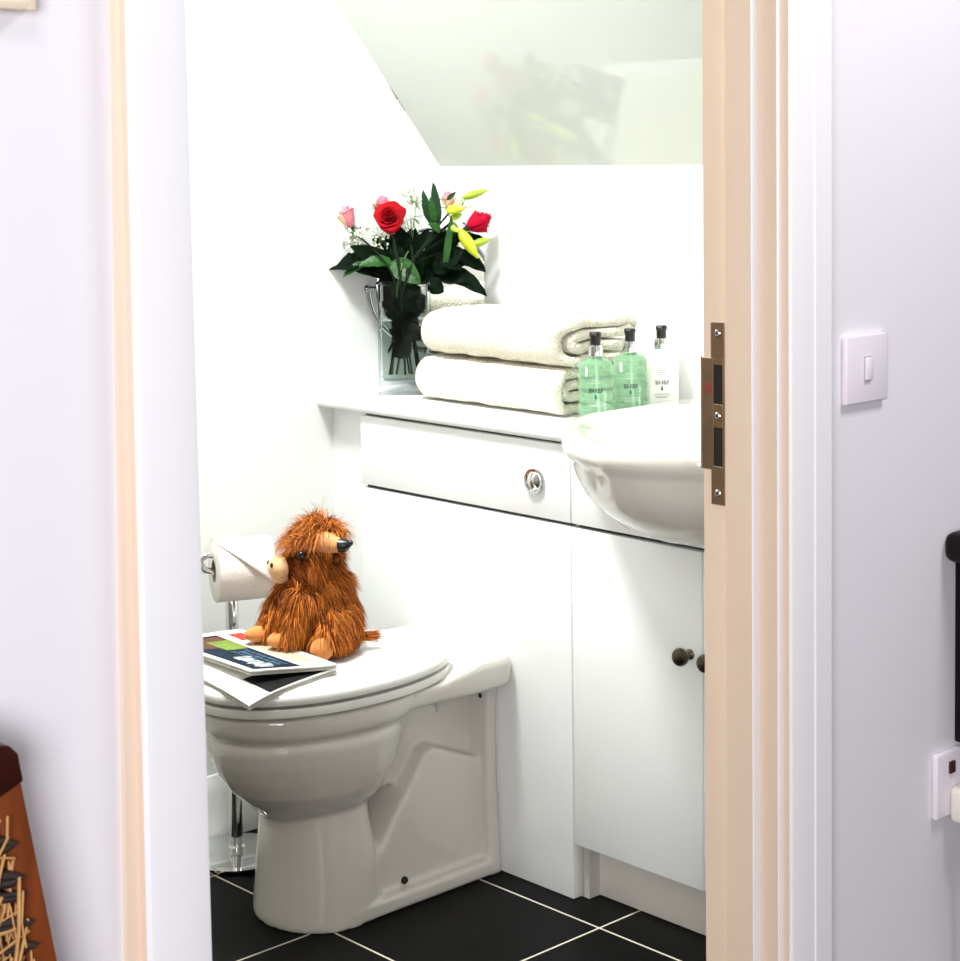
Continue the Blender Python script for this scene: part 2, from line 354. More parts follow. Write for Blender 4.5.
tp.tube([(2.55, BCY, .93), (2.50, BCY, .945), (2.45, BCY, .942), (2.42, BCY, .93)], [.013, .012, .012, .011], 14)
tt = thing('basin_tap', 'chrome mixer tap standing on the back ledge of the washbasin', 'tap', (2.55, BCY, .8765))
obj('tap_body', tp, chrome, tt); obj('tap_lever', MB().tube([(2.55, BCY, .96), (2.52, BCY, .975), (2.47, BCY, .99)], [.006, .005, .004], 10), chrome, tt)

# ================================================================== TOILET
TY = 2.585
def egg(xf, xb, hw, xc, z, n=48, nf=2.0, nb=2.0, cy=TY):
    pts = []
    for k in range(n):
        a = 2 * pi * k / n; c, s_ = cos(a), sin(a); e = nf if c < 0 else nb
        x = xc + (abs(c) ** (2 / e)) * ((xc - xf) * -1 if c < 0 else (xb - xc)); y = cy + (abs(s_) ** (2 / e)) * (1 if s_ > 0 else -1) * hw
        pts.append(V((x, y, z)))
    return pts
t = thing('toilet', 'white back-to-wall toilet with closed lid, under the plush toy and newspapers', 'toilet', (2.0, TY, 0))
pan = MB()
# bowl
pan.loft([egg(*q) for q in [(1.845, 2.02, .080, 1.94, .185), (1.822, 2.04, .100, 1.94, .205), (1.800, 2.055, .117, 1.945, .222), (1.776, 2.07, .131, 1.945, .246), (1.756, 2.085, .142, 1.95, .275), (1.742, 2.095, .150, 1.95, .305),
         (1.735, 2.10, .154, 1.955, .330), (1.736, 2.10, .1535, 1.955, .340), (1.742, 2.095, .149, 1.955, .347), (1.735, 2.11, .152, 1.96, .354), (1.724, 2.135, .160, 1.965, .362), (1.720, 2.15, .163, 1.97, .375), (1.719, 2.15, .163, 1.97, .392), (1.724, 2.15, .159, 1.97, .3975)]])
# pedestal
pan.loft([egg(*q) for q in [(1.832, 2.035, .117, 1.93, 0.0, 48, 2.0, 3.2), (1.831, 2.035, .117, 1.93, .012, 48, 2, 3.2), (1.836, 2.03, .113, 1.93, .06, 48, 2, 3.2), (1.841, 2.022, .108, 1.93, .12, 48, 2, 3.2), (1.844, 2.015, .102, 1.93, .17, 48, 2, 3), (1.842, 2.01, .097, 1.93, .215, 48, 2, 3), (1.85, 2.0, .09, 1.93, .25, 48, 2, 3)]])
# foot flange running back to the wall, trap housing, neck, back plate, deck
def taper(poly, h0, h1, z1):
    pass
pan.prism([(1.93, TY - .117), (2.284, TY - .1155), (2.284, TY + .1155), (1.93, TY + .117)], 0, .030, 'xy', bev=.006)
pan.prism([(1.96, .004), (1.96, .06), (2.015, .108), (2.125, .258), (2.145, .264), (2.24, .224), (2.284, .216), (2.284, .004)], TY - .088, TY + .088, 'xz', bev=.007)
pan.prism([(1.98, .2), (1.98, .385), (2.284, .385), (2.284, .2)], TY - .048, TY + .048, 'xz', bev=.01)
def plate(x0, x1, shrink=0):
    half = [(.116, 0), (.112, .06), (.106, .16), (.105, .28), (.107, .330), (.112, .350), (.123, .370), (.136, .384), (.147, .396), (.150, .408)]
    pl = [(TY - a, z) for a, z in half] + [(TY + a, z) for a, z in half[::-1]]
    pan.prism(pl, x0, x1, 'yz')
plate(2.258, 2.2845)
deck = []
for z, g in ((.362, .012), (.370, .003), (.385, 0), (.408, 0), (.4185, .004), (.4235, .011), (.425, .02)):
    w0, w1 = .150 - g, .158 - g
    deck.append([V((x, y, z)) for x, y in [(2.05, TY - w0 + .0), (2.12, TY - w0), (2.20, TY - w1), (2.268 - g * .3, TY - w1 + .002), (2.279 - g * .2, TY - w1 + .008), (2.2845, TY - w1 + .020), (2.2845, TY + w1 - .020), (2.279 - g * .2, TY + w1 - .008), (2.268 - g * .3, TY + w1 - .002), (2.20, TY + w1), (2.12, TY + w0), (2.05, TY + w0)]])
pan2 = MB(); pan2.loft(deck)
# deck front dips to the rim height
for v in pan2.v:
    if v.z > .395: v.z = lerp(.3965, v.z, max(0, min(1, (v.x - 2.11) / .06)))
pan.add(pan2.v, pan2.f)
def remeshed(name, mb, mt, parent, vox=.0034, it=8):
    me = bpy.data.meshes.new('tmp'); me.from_pydata(mb.v, [], mb.f); b = bmesh.new(); b.from_mesh(me); bmesh.ops.recalc_face_normals(b, faces=b.faces[:]); b.to_mesh(me); b.free()
    o = bpy.data.objects.new('tmp', me); COL.objects.link(o)
    r_ = o.modifiers.new('r', 'REMESH'); r_.mode = 'VOXEL'; r_.voxel_size = vox
    s_ = o.modifiers.new('s', 'SMOOTH'); s_.factor = .5; s_.iterations = it
    dg = bpy.context.evaluated_depsgraph_get(); ev = o.evaluated_get(dg); m2 = ev.to_mesh()
    out = MB(); out.add([v.co.copy() for v in m2.vertices], [list(p.vertices) for p in m2.polygons]); ev.to_mesh_clear()
    bpy.data.objects.remove(o); bpy.data.meshes.remove(me)
    return obj(name, out, mt, parent, smooth=180, fix=False)
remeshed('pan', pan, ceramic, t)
obj('bolt_hole', MB().lathe([(.0005, 0), (.006, 0), (.0065, .002), (.0065, .006)], (2.068, TY - .0925, .0415), (-.0, .75, -.66), 16), pocket_m, t, label='dark bolt hole')
obj('fixing_nut', MB().tube([(2.13, TY - .115, .362), (2.13, TY - .115, .348)], .007, 8).tube([(2.13, TY - .115, .349), (2.13, TY - .115, .338)], [.004, .003], 8), mat('grey_plastic_nut', (.55, .54, .50), .4, var=.1), t)
obj('fixing_hole', MB().lathe([(.0005, 0), (.0048, 0), (.005, .004)], (2.2572, TY - .088, .335), (1, 0, 0), 14), pocket_m, t)
# seat ring and lid
def lid_ring(g, z, dx=0):
    return egg(1.711 + g + dx, 2.222 - g, .170 - g, 1.965, z, 72, 2.1, 2.1)
def flat_back(rings, xb):
    for r_ in rings:
        for p in r_:
            if p.x > xb: p.x = xb
    return rings
obj('seat', MB().loft(flat_back([lid_ring(.040, .4032), lid_ring(.0012, .4032), lid_ring(.0008, .4042), lid_ring(.0008, .4165), lid_ring(.0012, .4178), lid_ring(.040, .4178)], 2.172)), seat_white, t, smooth=50)
obj('lid', MB().loft(flat_back([lid_ring(.045, .4236), lid_ring(.0010, .4236), lid_ring(-.0005, .4255), lid_ring(-.0005, .436), lid_ring(.003, .4405), lid_ring(.010, .4435), lid_ring(.03, .4452), lid_ring(.07, .4462), lid_ring(.11, .4465)], 2.176)), seat_white, t, smooth=50)
for sgn in (-1, 1):
    obj('hinge', MB().tube([(2.180, TY + sgn * .072 - .010, .4305), (2.180, TY + sgn * .072 + .010, .4305)], .0065, 14), seat_white, t)
    obj('hinge_bumper', MB().lathe([(.0005, 0), (.008, 0), (.008, .0045), (.0005, .0045)], (2.08, TY + sgn * .13, .4194), n=14), mat('grey_plastic_nut', (.55, .54, .50), .4, var=.1), t)

# ================================================================== TOILET ROLL STAND + ROLL
hp = V((1.9794, 2.8882, 0))
t = thing('toilet_roll_stand', 'chrome freestanding toilet roll stand on a round polished base behind the toilet', 'toilet roll stand', hp)
obj('base', MB().lathe([(.0005, .0), (.088, .0), (.093, .004), (.0935, .008), (.091, .0125), (.086, .0140), (.0005, .0145)], hp, n=64), chrome, t)
obj('pole', MB().tube([hp + V((0, 0, .0145)), hp + V((0, 0, .30)), hp + V((0, 0, .560))], .0122, 24).lathe([(.0165, .014), (.0165, .022), (.0135, .025)], hp, n=24).lathe([(.0136, .03), (.0136, .034)], hp, n=24), chrome, t)
ra = V((.922, -.386, 0)).normalized(); rn = V((-.386, -.922, 0)).normalized()   # roll axis, and the side turned to the doorway
RC = hp + V((0, 0, .556))
obj('arm', MB().tube([RC + ra * .09, RC, RC - ra * .036, RC - ra * .050 + V((0, 0, .004)), RC - ra * .059 + V((0, 0, .016)), RC - ra * .056 + V((0, 0, .027)), RC - ra * .044 + V((0, 0, .032)), RC - ra * .034 + V((0, 0, .030))], [.007, .007, .007, .0068, .0065, .0065, .006, .005], 14), chrome, t)
rp = RC - ra * .033
t = thing('toilet_roll', 'white toilet roll with a loose diagonal end, hanging on the chrome stand', 'toilet roll', rp)
rl = MB(); R0, R1, LEN = .021, .0590, .108
rl.lathe([(R0, 0), (R1 - .003, 0), (R1, .002), (R1, LEN - .002), (R1 - .003, LEN), (R0, LEN)], rp, ra, 72, cap=False)
obj('paper', rl, tissue, t)
obj('core', MB().lathe([(R0 + .0003, .0), (R0 - .0012, .0), (R0 - .0012, LEN), (R0 + .0003, LEN), (R0 + .0003, 0)], rp, ra, 48, cap=False), card, t)
def flap(u, v):
    # loose sheet, its end folded into a slant across the front
    end = radians(lerp(22, 112, u ** .85)); a = lerp(radians(-60), end, v); rr = R1 + .0008 + .0050 * v ** 3 * (.4 + u)
    return rp + ra * (.001 + u * (LEN - .002)) + rn * sin(a) * rr + UP * cos(a) * rr
o = obj('loose_sheet', MB().grid(flap, 20, 24), tissue, t)
sm = o.modifiers.new('thick', 'SOLIDIFY'); sm.thickness = .0008

# ================================================================== VASE
vdir = V((-.640, -.768, 0)).normalized(); vs_ = V((.768, -.640, 0)).normalized()   # towards the door, and sideways
vl = V((2.3318, 2.8708, 0)); vr = V((2.3318, 2.8708, 0)) + vs_ * .106
VW, VD, VH, VZ = .106, .072, .224, WT1
vc = (vl + vr) / 2 - vdir * (VD / 2)
vrz = atan2(vs_.y, vs_.x)
t = thing('flower_vase', 'rectangular clear glass vase holding the flowers, beside the towels', 'vase', (vc.x, vc.y, VZ), vrz)
def rrect(w, d, r_, z, n=5):
    pts = []
    for sx_, sy_, a0 in ((1, 1, 0), (-1, 1, pi / 2), (-1, -1, pi), (1, -1, 1.5 * pi)):
        for k in range(n + 1):
            a = a0 + k * pi / 2 / n; pts.append(V((sx_ * (w / 2 - r_) + cos(a) * r_, sy_ * (d / 2 - r_) + sin(a) * r_, z)))
    return pts
VM_ = WM[t.name]
def loc(rings): return [[VM_ @ p for p in r_] for r_ in rings]
obj('glass', MB().loft(loc([rrect(VW, VD, .004, 0.0005), rrect(VW, VD, .004, VH - .001), rrect(VW - .002, VD - .002, .004, VH), rrect(VW - .009, VD - .009, .005, VH), rrect(VW - .011, VD - .011, .006, VH - .002), rrect(VW - .011, VD - .011, .006, .036), rrect(VW - .016, VD - .016, .008, .029), rrect(VW - .04, VD - .04, .008, .026)])), glass, t)
obj('water', MB().loft(loc([rrect(VW - .018, VD - .018, .008, .0295), rrect(VW - .0116, VD - .0116, .006, .0365), rrect(VW - .0116, VD - .0116, .006, .150)])), water_m, t)

# ------------------------------------------------------------------ flowers
DV = (vc - EYE).dot(fw) + .02
def leaf_mesh(mb, base, tip, width, nrm, bend=.0, fold=.25, n=10, mi=0, shape=.75):
    base, tip, nrm = V(base), V(tip), V(nrm); d = tip - base; side = d.cross(nrm)
    if side.length < 1e-6: side = d.orthogonal()
    side.normalize(); nn = side.cross(d).normalized()
    def fn(u, v):
        w = width * .5 * max(0, sin(pi * v ** shape)) ** .75 + .0004
        s_ = (u - .5) * 2; rip = .0012 * sin(v * 40 + s_ * 3) * abs(s_)
        return base + d * v + nn * (bend * 4 * v * (1 - v) + abs(s_) * w * fold + rip) + side * s_ * w
    m = MB().grid(fn, 6, n, mi)
    nv = len(m.v); off = nn * -.0007
    mb.add(m.v, m.f, mi); mb.add([p + off for p in m.v], [f[::-1] for f in m.f], mi)
    return mb
mouth = lambda: VM_ @ V((random.uniform(-.6, .6) * (VW - .03) / 2, random.uniform(-.6, .6) * (VD - .03) / 2, VH))
foot = lambda: VM_ @ V((random.uniform(-1, 1) * (VW - .035) / 2, random.uniform(-1, 1) * (VD - .035) / 2, .040))
def stem_path(head, fx=None):
    m_ = fx or mouth(); f_ = foot()
    a = [f_.lerp(m_, k / 5) for k in range(6)]
    ctl = m_ + (m_ - f_) * .25
    b = []
    for k in range(1, 9):
        q = k / 8; b.append(m_ * (1 - q) ** 2 + ctl * 2 * q * (1 - q) + V(head) * q * q)
    return a + b
def petals(mb, c, ax, R, H, openness, n, mi_fn, seed):
    rnd = random.Random(seed); z = V(ax).normalized(); a_ = z.orthogonal().normalized(); b_ = z.cross(a_)
    for k in range(n):
        fr = (k + .5) / n; ang = k * 2.4 + rnd.uniform(-.2, .2); r_ = R * (.12 + .80 * fr ** .9); Hk = H * (1.0 - .20 * fr - .20 * fr * openness) * rnd.uniform(.94, 1.05)
        flare = openness * fr ** 1.5; hw = lerp(1.5, .95, fr)
        off = rnd.uniform(0, 6)
        def fn(u, v):
            s_ = (u - .5) * 2
            edge = (1 - .22 * abs(s_) ** 2.5)
            vv = v * edge
            rad = r_ * (.22 + .78 * sin(min(1, vv * 1.15) * pi / 2) ** .9) + flare * R * .42 * max(0, vv - .5) ** 2 * 4 * (1 + .15 * sin(s_ * 5 + off))
            rad += .0007 * s_ * s_ * fr
            zz = Hk * vv - flare * H * .42 * max(0, vv - .68) ** 2 * 10
            th = ang + s_ * hw * (.45 + .55 * sin(min(1, v * 1.6) * pi / 2))
            return c + z * zz + (a_ * cos(th) + b_ * sin(th)) * (rad + .0006 * sin(s_ * 9 + off) * v)
        mb.grid(fn, 10, 8, mi_fn(fr))
def rose(name, label, px, py, dd, axis, R, H, openness, n, mats, mi_fn, seed, leaves=(), stem_r=.0022, sep=.02, fx=None):
    c = at(px, py, DV + dd); ax = V(axis).normalized(); base = c - ax * H * .5
    t = thing(name, label, 'rose', base, 0, 'roses in the glass vase')
    mb = MB(); petals(mb, base, ax, R, H, openness, n, mi_fn, seed)
    o = obj('bloom', mb, mats, t, smooth=180, fix=False)
    sm = o.modifiers.new('thick', 'SOLIDIFY'); sm.thickness = .0006
    sp = MB(); a_ = ax.orthogonal().normalized(); b_ = ax.cross(a_)
    for k in range(5):
        th = k * 2 * pi / 5 + seed; q = a_ * cos(th) + b_ * sin(th)
        leaf_mesh(sp, base - ax * .002, base + q * (sep * .9) + ax * sep * random.uniform(-.5, .5), .006, ax, .003, .2)
    sp.lathe([(.0003, -.010), (.004, -.007), (.006, -.001), (.007, .004), (.003, .008)], base, ax, 12)
    obj('sepals', sp, leaf_mid, t, fix=False)
    pts = stem_path(base - ax * .008, fx)
    obj('stem', MB().tube(pts, [stem_r] * len(pts), 8), stem_m, t)
    for (bx, by, tx, ty, w, dz0, dz1, m_, nrm, bend) in leaves:
        lm = MB(); leaf_mesh(lm, at(bx, by, DV + dz0), at(tx, ty, DV + dz1), w, nrm, bend); obj('leaf', lm, m_, t, fix=False)
    return t
TOC = -fw; UP = V((0, 0, 1)); LF = -rt
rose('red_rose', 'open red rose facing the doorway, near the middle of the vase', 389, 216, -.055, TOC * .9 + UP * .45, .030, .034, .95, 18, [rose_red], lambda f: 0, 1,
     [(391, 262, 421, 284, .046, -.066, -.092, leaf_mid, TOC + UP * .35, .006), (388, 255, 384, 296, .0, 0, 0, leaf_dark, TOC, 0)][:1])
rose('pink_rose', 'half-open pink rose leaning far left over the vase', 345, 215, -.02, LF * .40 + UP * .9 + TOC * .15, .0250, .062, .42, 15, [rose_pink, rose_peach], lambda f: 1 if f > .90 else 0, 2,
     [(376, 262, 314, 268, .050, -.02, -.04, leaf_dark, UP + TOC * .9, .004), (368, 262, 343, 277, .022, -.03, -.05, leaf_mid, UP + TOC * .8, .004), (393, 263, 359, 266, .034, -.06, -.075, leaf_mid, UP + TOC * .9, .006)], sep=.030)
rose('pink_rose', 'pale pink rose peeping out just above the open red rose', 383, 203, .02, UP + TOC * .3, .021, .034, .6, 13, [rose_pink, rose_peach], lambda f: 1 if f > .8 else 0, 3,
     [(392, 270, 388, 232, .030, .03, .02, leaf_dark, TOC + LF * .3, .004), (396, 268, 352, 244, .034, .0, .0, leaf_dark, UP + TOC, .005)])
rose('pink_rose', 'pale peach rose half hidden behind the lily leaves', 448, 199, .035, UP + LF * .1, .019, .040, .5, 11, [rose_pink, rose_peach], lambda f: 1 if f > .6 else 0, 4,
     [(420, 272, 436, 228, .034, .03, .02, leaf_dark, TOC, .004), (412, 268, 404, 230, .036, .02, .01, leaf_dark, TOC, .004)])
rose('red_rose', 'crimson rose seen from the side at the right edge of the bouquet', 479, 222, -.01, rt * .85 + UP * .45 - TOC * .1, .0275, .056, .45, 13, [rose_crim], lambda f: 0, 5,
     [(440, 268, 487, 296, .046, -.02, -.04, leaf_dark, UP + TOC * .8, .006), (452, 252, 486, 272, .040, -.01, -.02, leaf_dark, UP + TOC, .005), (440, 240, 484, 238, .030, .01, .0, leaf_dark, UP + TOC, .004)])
# lily with buds
lt = at(452, 222, DV - .02)
t = thing('lily_stem', 'green lily stem with long yellow and lime buds, right of the roses', 'lily', lt)
def bud(mb, a, b, r_):
    a, b = V(a), V(b); d = (b - a); ax = d.normalized(); o1 = ax.orthogonal().normalized(); o2 = ax.cross(o1); rings = []
    for k in range(11):
        q = k / 10; rr = r_ * max(.04, sin(pi * min(1, q ** .8 * .94 + .03))) ** .8
        rings.append([a + d * q + (o1 * cos(j * 2 * pi / 18) + o2 * sin(j * 2 * pi / 18)) * rr * (1 + .10 * cos(3 * j * 2 * pi / 18)) for j in range(18)])
    mb.loft(rings)
for (ax_, ay, bx, by, da, db_, r_, m_) in ((462, 198, 488, 190, -.01, .0, .0085, bud_g), (446, 211, 465, 208, -.05, -.075, .0100, bud_y), (459, 229, 478, 258, -.05, -.065, .0120, bud_y), (472, 245, 490, 239, -.03, -.02, .0085, bud_g), (452, 219, 462, 214, -.05, -.06, .007, bud_g), (449, 225, 458, 232, -.04, -.06, .006, bud_g)):
    b = MB(); A, B = at(ax_, ay, DV + da), at(bx, by, DV + db_); bud(b, A, B, r_)
    b.tube([lt, (lt + A) / 2 + V((0, 0, .004)), A.lerp(B, .06)], .0017, 8)
    obj('bud', b, m_, t)
pts = stem_path(lt); obj('stem', MB().tube(pts, .0032, 8), stem_m, t)
for (bx, by, tx, ty, w, d0, d1, m_, nrm, bend) in ((434, 226, 423, 190, .022, -.03, -.03, lily_leaf, TOC + LF * .6, .004), (437, 228, 433, 182, .022, -.02, -.02, lily_leaf, TOC + rt * .4, .003), (435, 222, 430, 197, .015, -.04, -.045, leaf_mid, TOC, .002), (440, 232, 428, 224, .022, -.05, -.06, leaf_mid, UP + TOC, .004), (445, 268, 452, 214, .014, -.05, -.05, leaf_mid, TOC, .002), (447, 200, 456, 192, .009, -.03, -.03, lily_leaf, TOC, .001), (440, 262, 462, 270, .030, -.05, -.05, leaf_dark, UP + TOC, .004)):
    lm = MB(); leaf_mesh(lm, at(bx, by, DV + d0), at(tx, ty, DV + d1), w, nrm, bend); obj('leaf', lm, m_, t, fix=False)
# dark foliage stems filling the bunch
fol = [('foliage_stem', 'dark leafy sprig filling the left of the bouquet', [(398, 268, 350, 246, .040), (396, 262, 372, 236, .034), (392, 276, 352, 270, .032), (400, 272, 366, 254, .040), (400, 280, 376, 284, .028), (398, 275, 372, 274, .030)]),
       ('foliage_stem', 'dark leafy sprig filling the middle of the bouquet', [(406, 272, 398, 224, .044), (410, 268, 414, 226, .046), (414, 274, 428, 228, .044), (404, 278, 392, 240, .040), (412, 284, 420, 248, .044), (408, 284, 400, 256, .046), (410, 250, 396, 228, .03), (418, 252, 436, 232, .034)]),
       ('foliage_stem', 'dark leafy sprig filling the right of the bouquet', [(430, 270, 446, 230, .044), (434, 272, 464, 250, .044), (430, 278, 450, 258, .044), (426, 284, 444, 292, .040), (436, 262, 462, 236, .036), (430, 268, 472, 262, .036), (420, 288, 430, 262, .04), (440, 276, 470, 280, .034)])]
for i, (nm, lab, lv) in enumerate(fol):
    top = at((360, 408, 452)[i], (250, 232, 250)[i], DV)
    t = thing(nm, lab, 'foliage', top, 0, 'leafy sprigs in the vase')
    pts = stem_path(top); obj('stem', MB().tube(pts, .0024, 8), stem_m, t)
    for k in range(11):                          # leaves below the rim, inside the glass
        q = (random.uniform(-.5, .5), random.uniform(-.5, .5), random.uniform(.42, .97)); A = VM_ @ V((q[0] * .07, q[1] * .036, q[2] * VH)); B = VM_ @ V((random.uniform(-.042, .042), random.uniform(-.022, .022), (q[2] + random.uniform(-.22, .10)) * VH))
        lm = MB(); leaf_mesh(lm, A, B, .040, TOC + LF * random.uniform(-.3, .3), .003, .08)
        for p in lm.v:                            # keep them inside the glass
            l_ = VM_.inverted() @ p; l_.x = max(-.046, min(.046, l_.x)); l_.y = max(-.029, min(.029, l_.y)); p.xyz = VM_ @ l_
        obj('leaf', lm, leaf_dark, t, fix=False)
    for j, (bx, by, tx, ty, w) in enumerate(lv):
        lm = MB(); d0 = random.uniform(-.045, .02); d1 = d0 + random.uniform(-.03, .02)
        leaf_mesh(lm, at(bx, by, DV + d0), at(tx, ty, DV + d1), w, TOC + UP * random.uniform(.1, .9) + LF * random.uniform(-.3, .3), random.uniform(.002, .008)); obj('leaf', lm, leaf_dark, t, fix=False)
# gypsophila
def gyp(label, cx, cy, sx_, sy_, dd, n, seed, rootx, rooty):
    rnd = random.Random(seed); root = at(rootx, rooty, DV + dd)
    t = thing('gypsophila_sprig', label, 'flower sprig', root, 0, 'gypsophila sprigs in the vase')
    tw = MB(); fl = MB()
    pts = stem_path(root); tw.tube(pts, .0012, 6)
    hubs = []
    for k in range(7):
        h_ = at(lerp(rootx, cx + rnd.uniform(-.6, .6) * sx_, .8), lerp(rooty, cy + rnd.uniform(-.6, .6) * sy_, .8), DV + dd + rnd.uniform(-.015, .015)); hubs.append(h_); tw.tube([root, root.lerp(h_, .5) + V((0, 0, .003)), h_], .0007, 5)
    for k in range(n):
        a = rnd.uniform(0, 2 * pi); r_ = sqrt(rnd.random()); p = at(cx + cos(a) * r_ * sx_, cy + sin(a) * r_ * sy_, DV + dd + rnd.uniform(-.02, .02))
        h_ = min(hubs, key=lambda q: (q - p).length); tw.tube([h_, p], .00045, 4)
        for j in range(5):
            fl.ball(p + V((rnd.uniform(-1, 1), rnd.uniform(-1, 1), rnd.uniform(-1, 1))) * .0017, .0016, 6)
    obj('twigs', tw, gyp_stem, t); obj('florets', fl, gyp_white, t)
gyp('frothy white gypsophila sprig rising between the red rose and lily leaves', 411, 208, 18, 25, .0, 105, 11, 412, 246)
gyp('frothy white gypsophila sprig low on the left under the pink rose', 366, 240, 25, 16, -.035, 110, 12, 384, 262)
gyp('small white gypsophila sprig above the crimson rose', 464, 204, 12, 9, .05, 32, 13, 446, 236)

# ================================================================== VANITY MIRROR
mc = at(435, 287, DV + .050); mn = (TOC + rt * .20 - UP * .06).normalized(); mr = .1235
t = thing('vanity_mirror', 'round chrome swivel mirror standing behind the flower vase', 'mirror', (mc.x, mc.y, WT1))
obj('mirror_disc', MB().lathe([(.0005, .0042), (mr - .006, .0042), (mr - .006, -.004), (.0005, -.004)], mc, mn, 72), mirror_m, t)
rim = MB().lathe([(mr - .007, .005), (mr - .004, .0075), (mr, .007), (mr + .002, .003), (mr + .002, -.003), (mr, -.006), (mr - .007, -.005)], mc, mn, 72, cap=False); obj('rim', rim, chrome_dark, t)
ms = UP.cross(mn).normalized(); mu = mn.cross(ms).normalized()
yk = MB(); yr = mr + .016
yk.tube([mc + (ms * cos(a) + V((0, 0, 1)) * sin(a)) * yr for a in [-pi * k / 24 for k in range(25)]], .005, 10)
for q in (-1, 1):
    yk.ball(mc + ms * q * (yr + .004), .0085, 14); yk.tube([mc + ms * q * (mr - .002), mc + ms * q * (yr + .012)], .0042, 10)
yk.tube([mc - V((0, 0, yr)), V((mc.x, mc.y, WT1 + .012))], .006, 12)
obj('yoke', yk, chrome_dark, t)
obj('base', MB().lathe([(.0005, .0005), (.055, .0005), (.058, .004), (.05, .009), (.012, .014), (.0005, .016)], (mc.x, mc.y, WT1), n=40), chrome, t)

# ================================================================== TOWELS
def catmull(P, n):
    out = []
    for i in range(len(P) - 1):
        a, b, c, d = P[max(i - 1, 0)], P[i], P[i + 1], P[min(i + 2, len(P) - 1)]
        for k in range(n):
            q = k / n; out.append(tuple(.5 * (2 * b[j] + (c[j] - a[j]) * q + (2 * a[j] - 5 * b[j] + 4 * c[j] - d[j]) * q * q + (3 * b[j] - a[j] - 3 * c[j] + d[j]) * q ** 3) for j in range(2)))
    out.append(P[-1]); return out
def towel(label, x0, y0, y1, z0, W, Hh, seed, skew):
    t = thing('folded_towel', label, 'towel', (x0 + W / 2, (y0 + y1) / 2, z0), 0, 'cream towels stacked on the worktop')
    s_ = Hh / .088; h = lambda z: z * s_
    P = [(W - .012, h(.011)), (W * .5, h(.0105)), (.04, h(.011)), (.016, h(.020)), (.009, h(.042)), (.016, h(.066)), (.042, h(.077)), (W * .5, h(.078)), (W - .03, h(.076)), (W - .011, h(.067)), (W - .03, h(.057)), (W * .55, h(.057)), (.055, h(.055)), (.038, h(.047)), (.042, h(.036)), (.065, h(.033)), (W * .55, h(.034)), (W - .025, h(.033))]
    C = catmull(P, 5); th = .0088 * s_
    sec = []
    L_, R_ = [], []
    for i, p in enumerate(C):
        a, b = C[max(i - 1, 0)], C[min(i + 1, len(C) - 1)]; d = V((b[0] - a[0], b[1] - a[1])).normalized(); n_ = V((-d.y, d.x))
        tt = th * (1 if 2 < i < len(C) - 3 else .75)
        L_.append((p[0] + n_.x * tt, p[1] + n_.y * tt)); R_.append((p[0] - n_.x * tt, p[1] - n_.y * tt))
    poly = L_ + R_[::-1]
    rings = []; ny = 44
    for k in range(ny + 1):
        q = k / ny; yy = lerp(y1, y0, q)      # left (far) end first
        e = min(1, q / .10); rr = sqrt(max(0, 1 - (1 - e) ** 2)); rr = max(rr, .10)
        ring = []
        for (x, z) in poly:
            cxx, czz = W / 2, Hh / 2
            xx = cxx + (x - cxx) * lerp(rr, 1, .55); zz = czz + (z - czz) * rr
            p = V((x0 + xx + skew * (yy - y0), yy, z0 + zz))
            nz = N3.noise(V((p.x * 22 + seed, p.y * 22, p.z * 22))); p += V((nz * .0025, nz * .004 * (1 if q > .9 else .4), nz * .003))
            p.y -= .010 * sin(x * 60 + seed) * max(0, q - .85) / .15
            p.z = max(p.z, z0 + .0006)
            ring.append(p)
        rings.append(ring)
    mb = MB(); mb.loft(rings, cap=False)
    n = len(C); N = len(poly)
    for base, flip in ((0, 1), (len(rings) - 1, 0)):      # strip caps between the two sides of the cloth
        fs = [[base * N + i, base * N + i + 1, base * N + N - 2 - i, base * N + N - 1 - i] for i in range(n - 1)]
        mb.f += fs; mb.mi += [0] * len(fs)
    obj('terry_cloth', mb, towel_m, t, smooth=180)
    return t
towel('thick cream folded towel, the lower of the stack, resting on the worktop', 2.333, 2.375, 2.797, WT1 + .001, .225, .088, 1, .02)
towel('thick cream folded towel, the upper one, with its rolled layers showing', 2.340, 2.372, 2.790, WT1 + .0905, .225, .090, 5, .03)

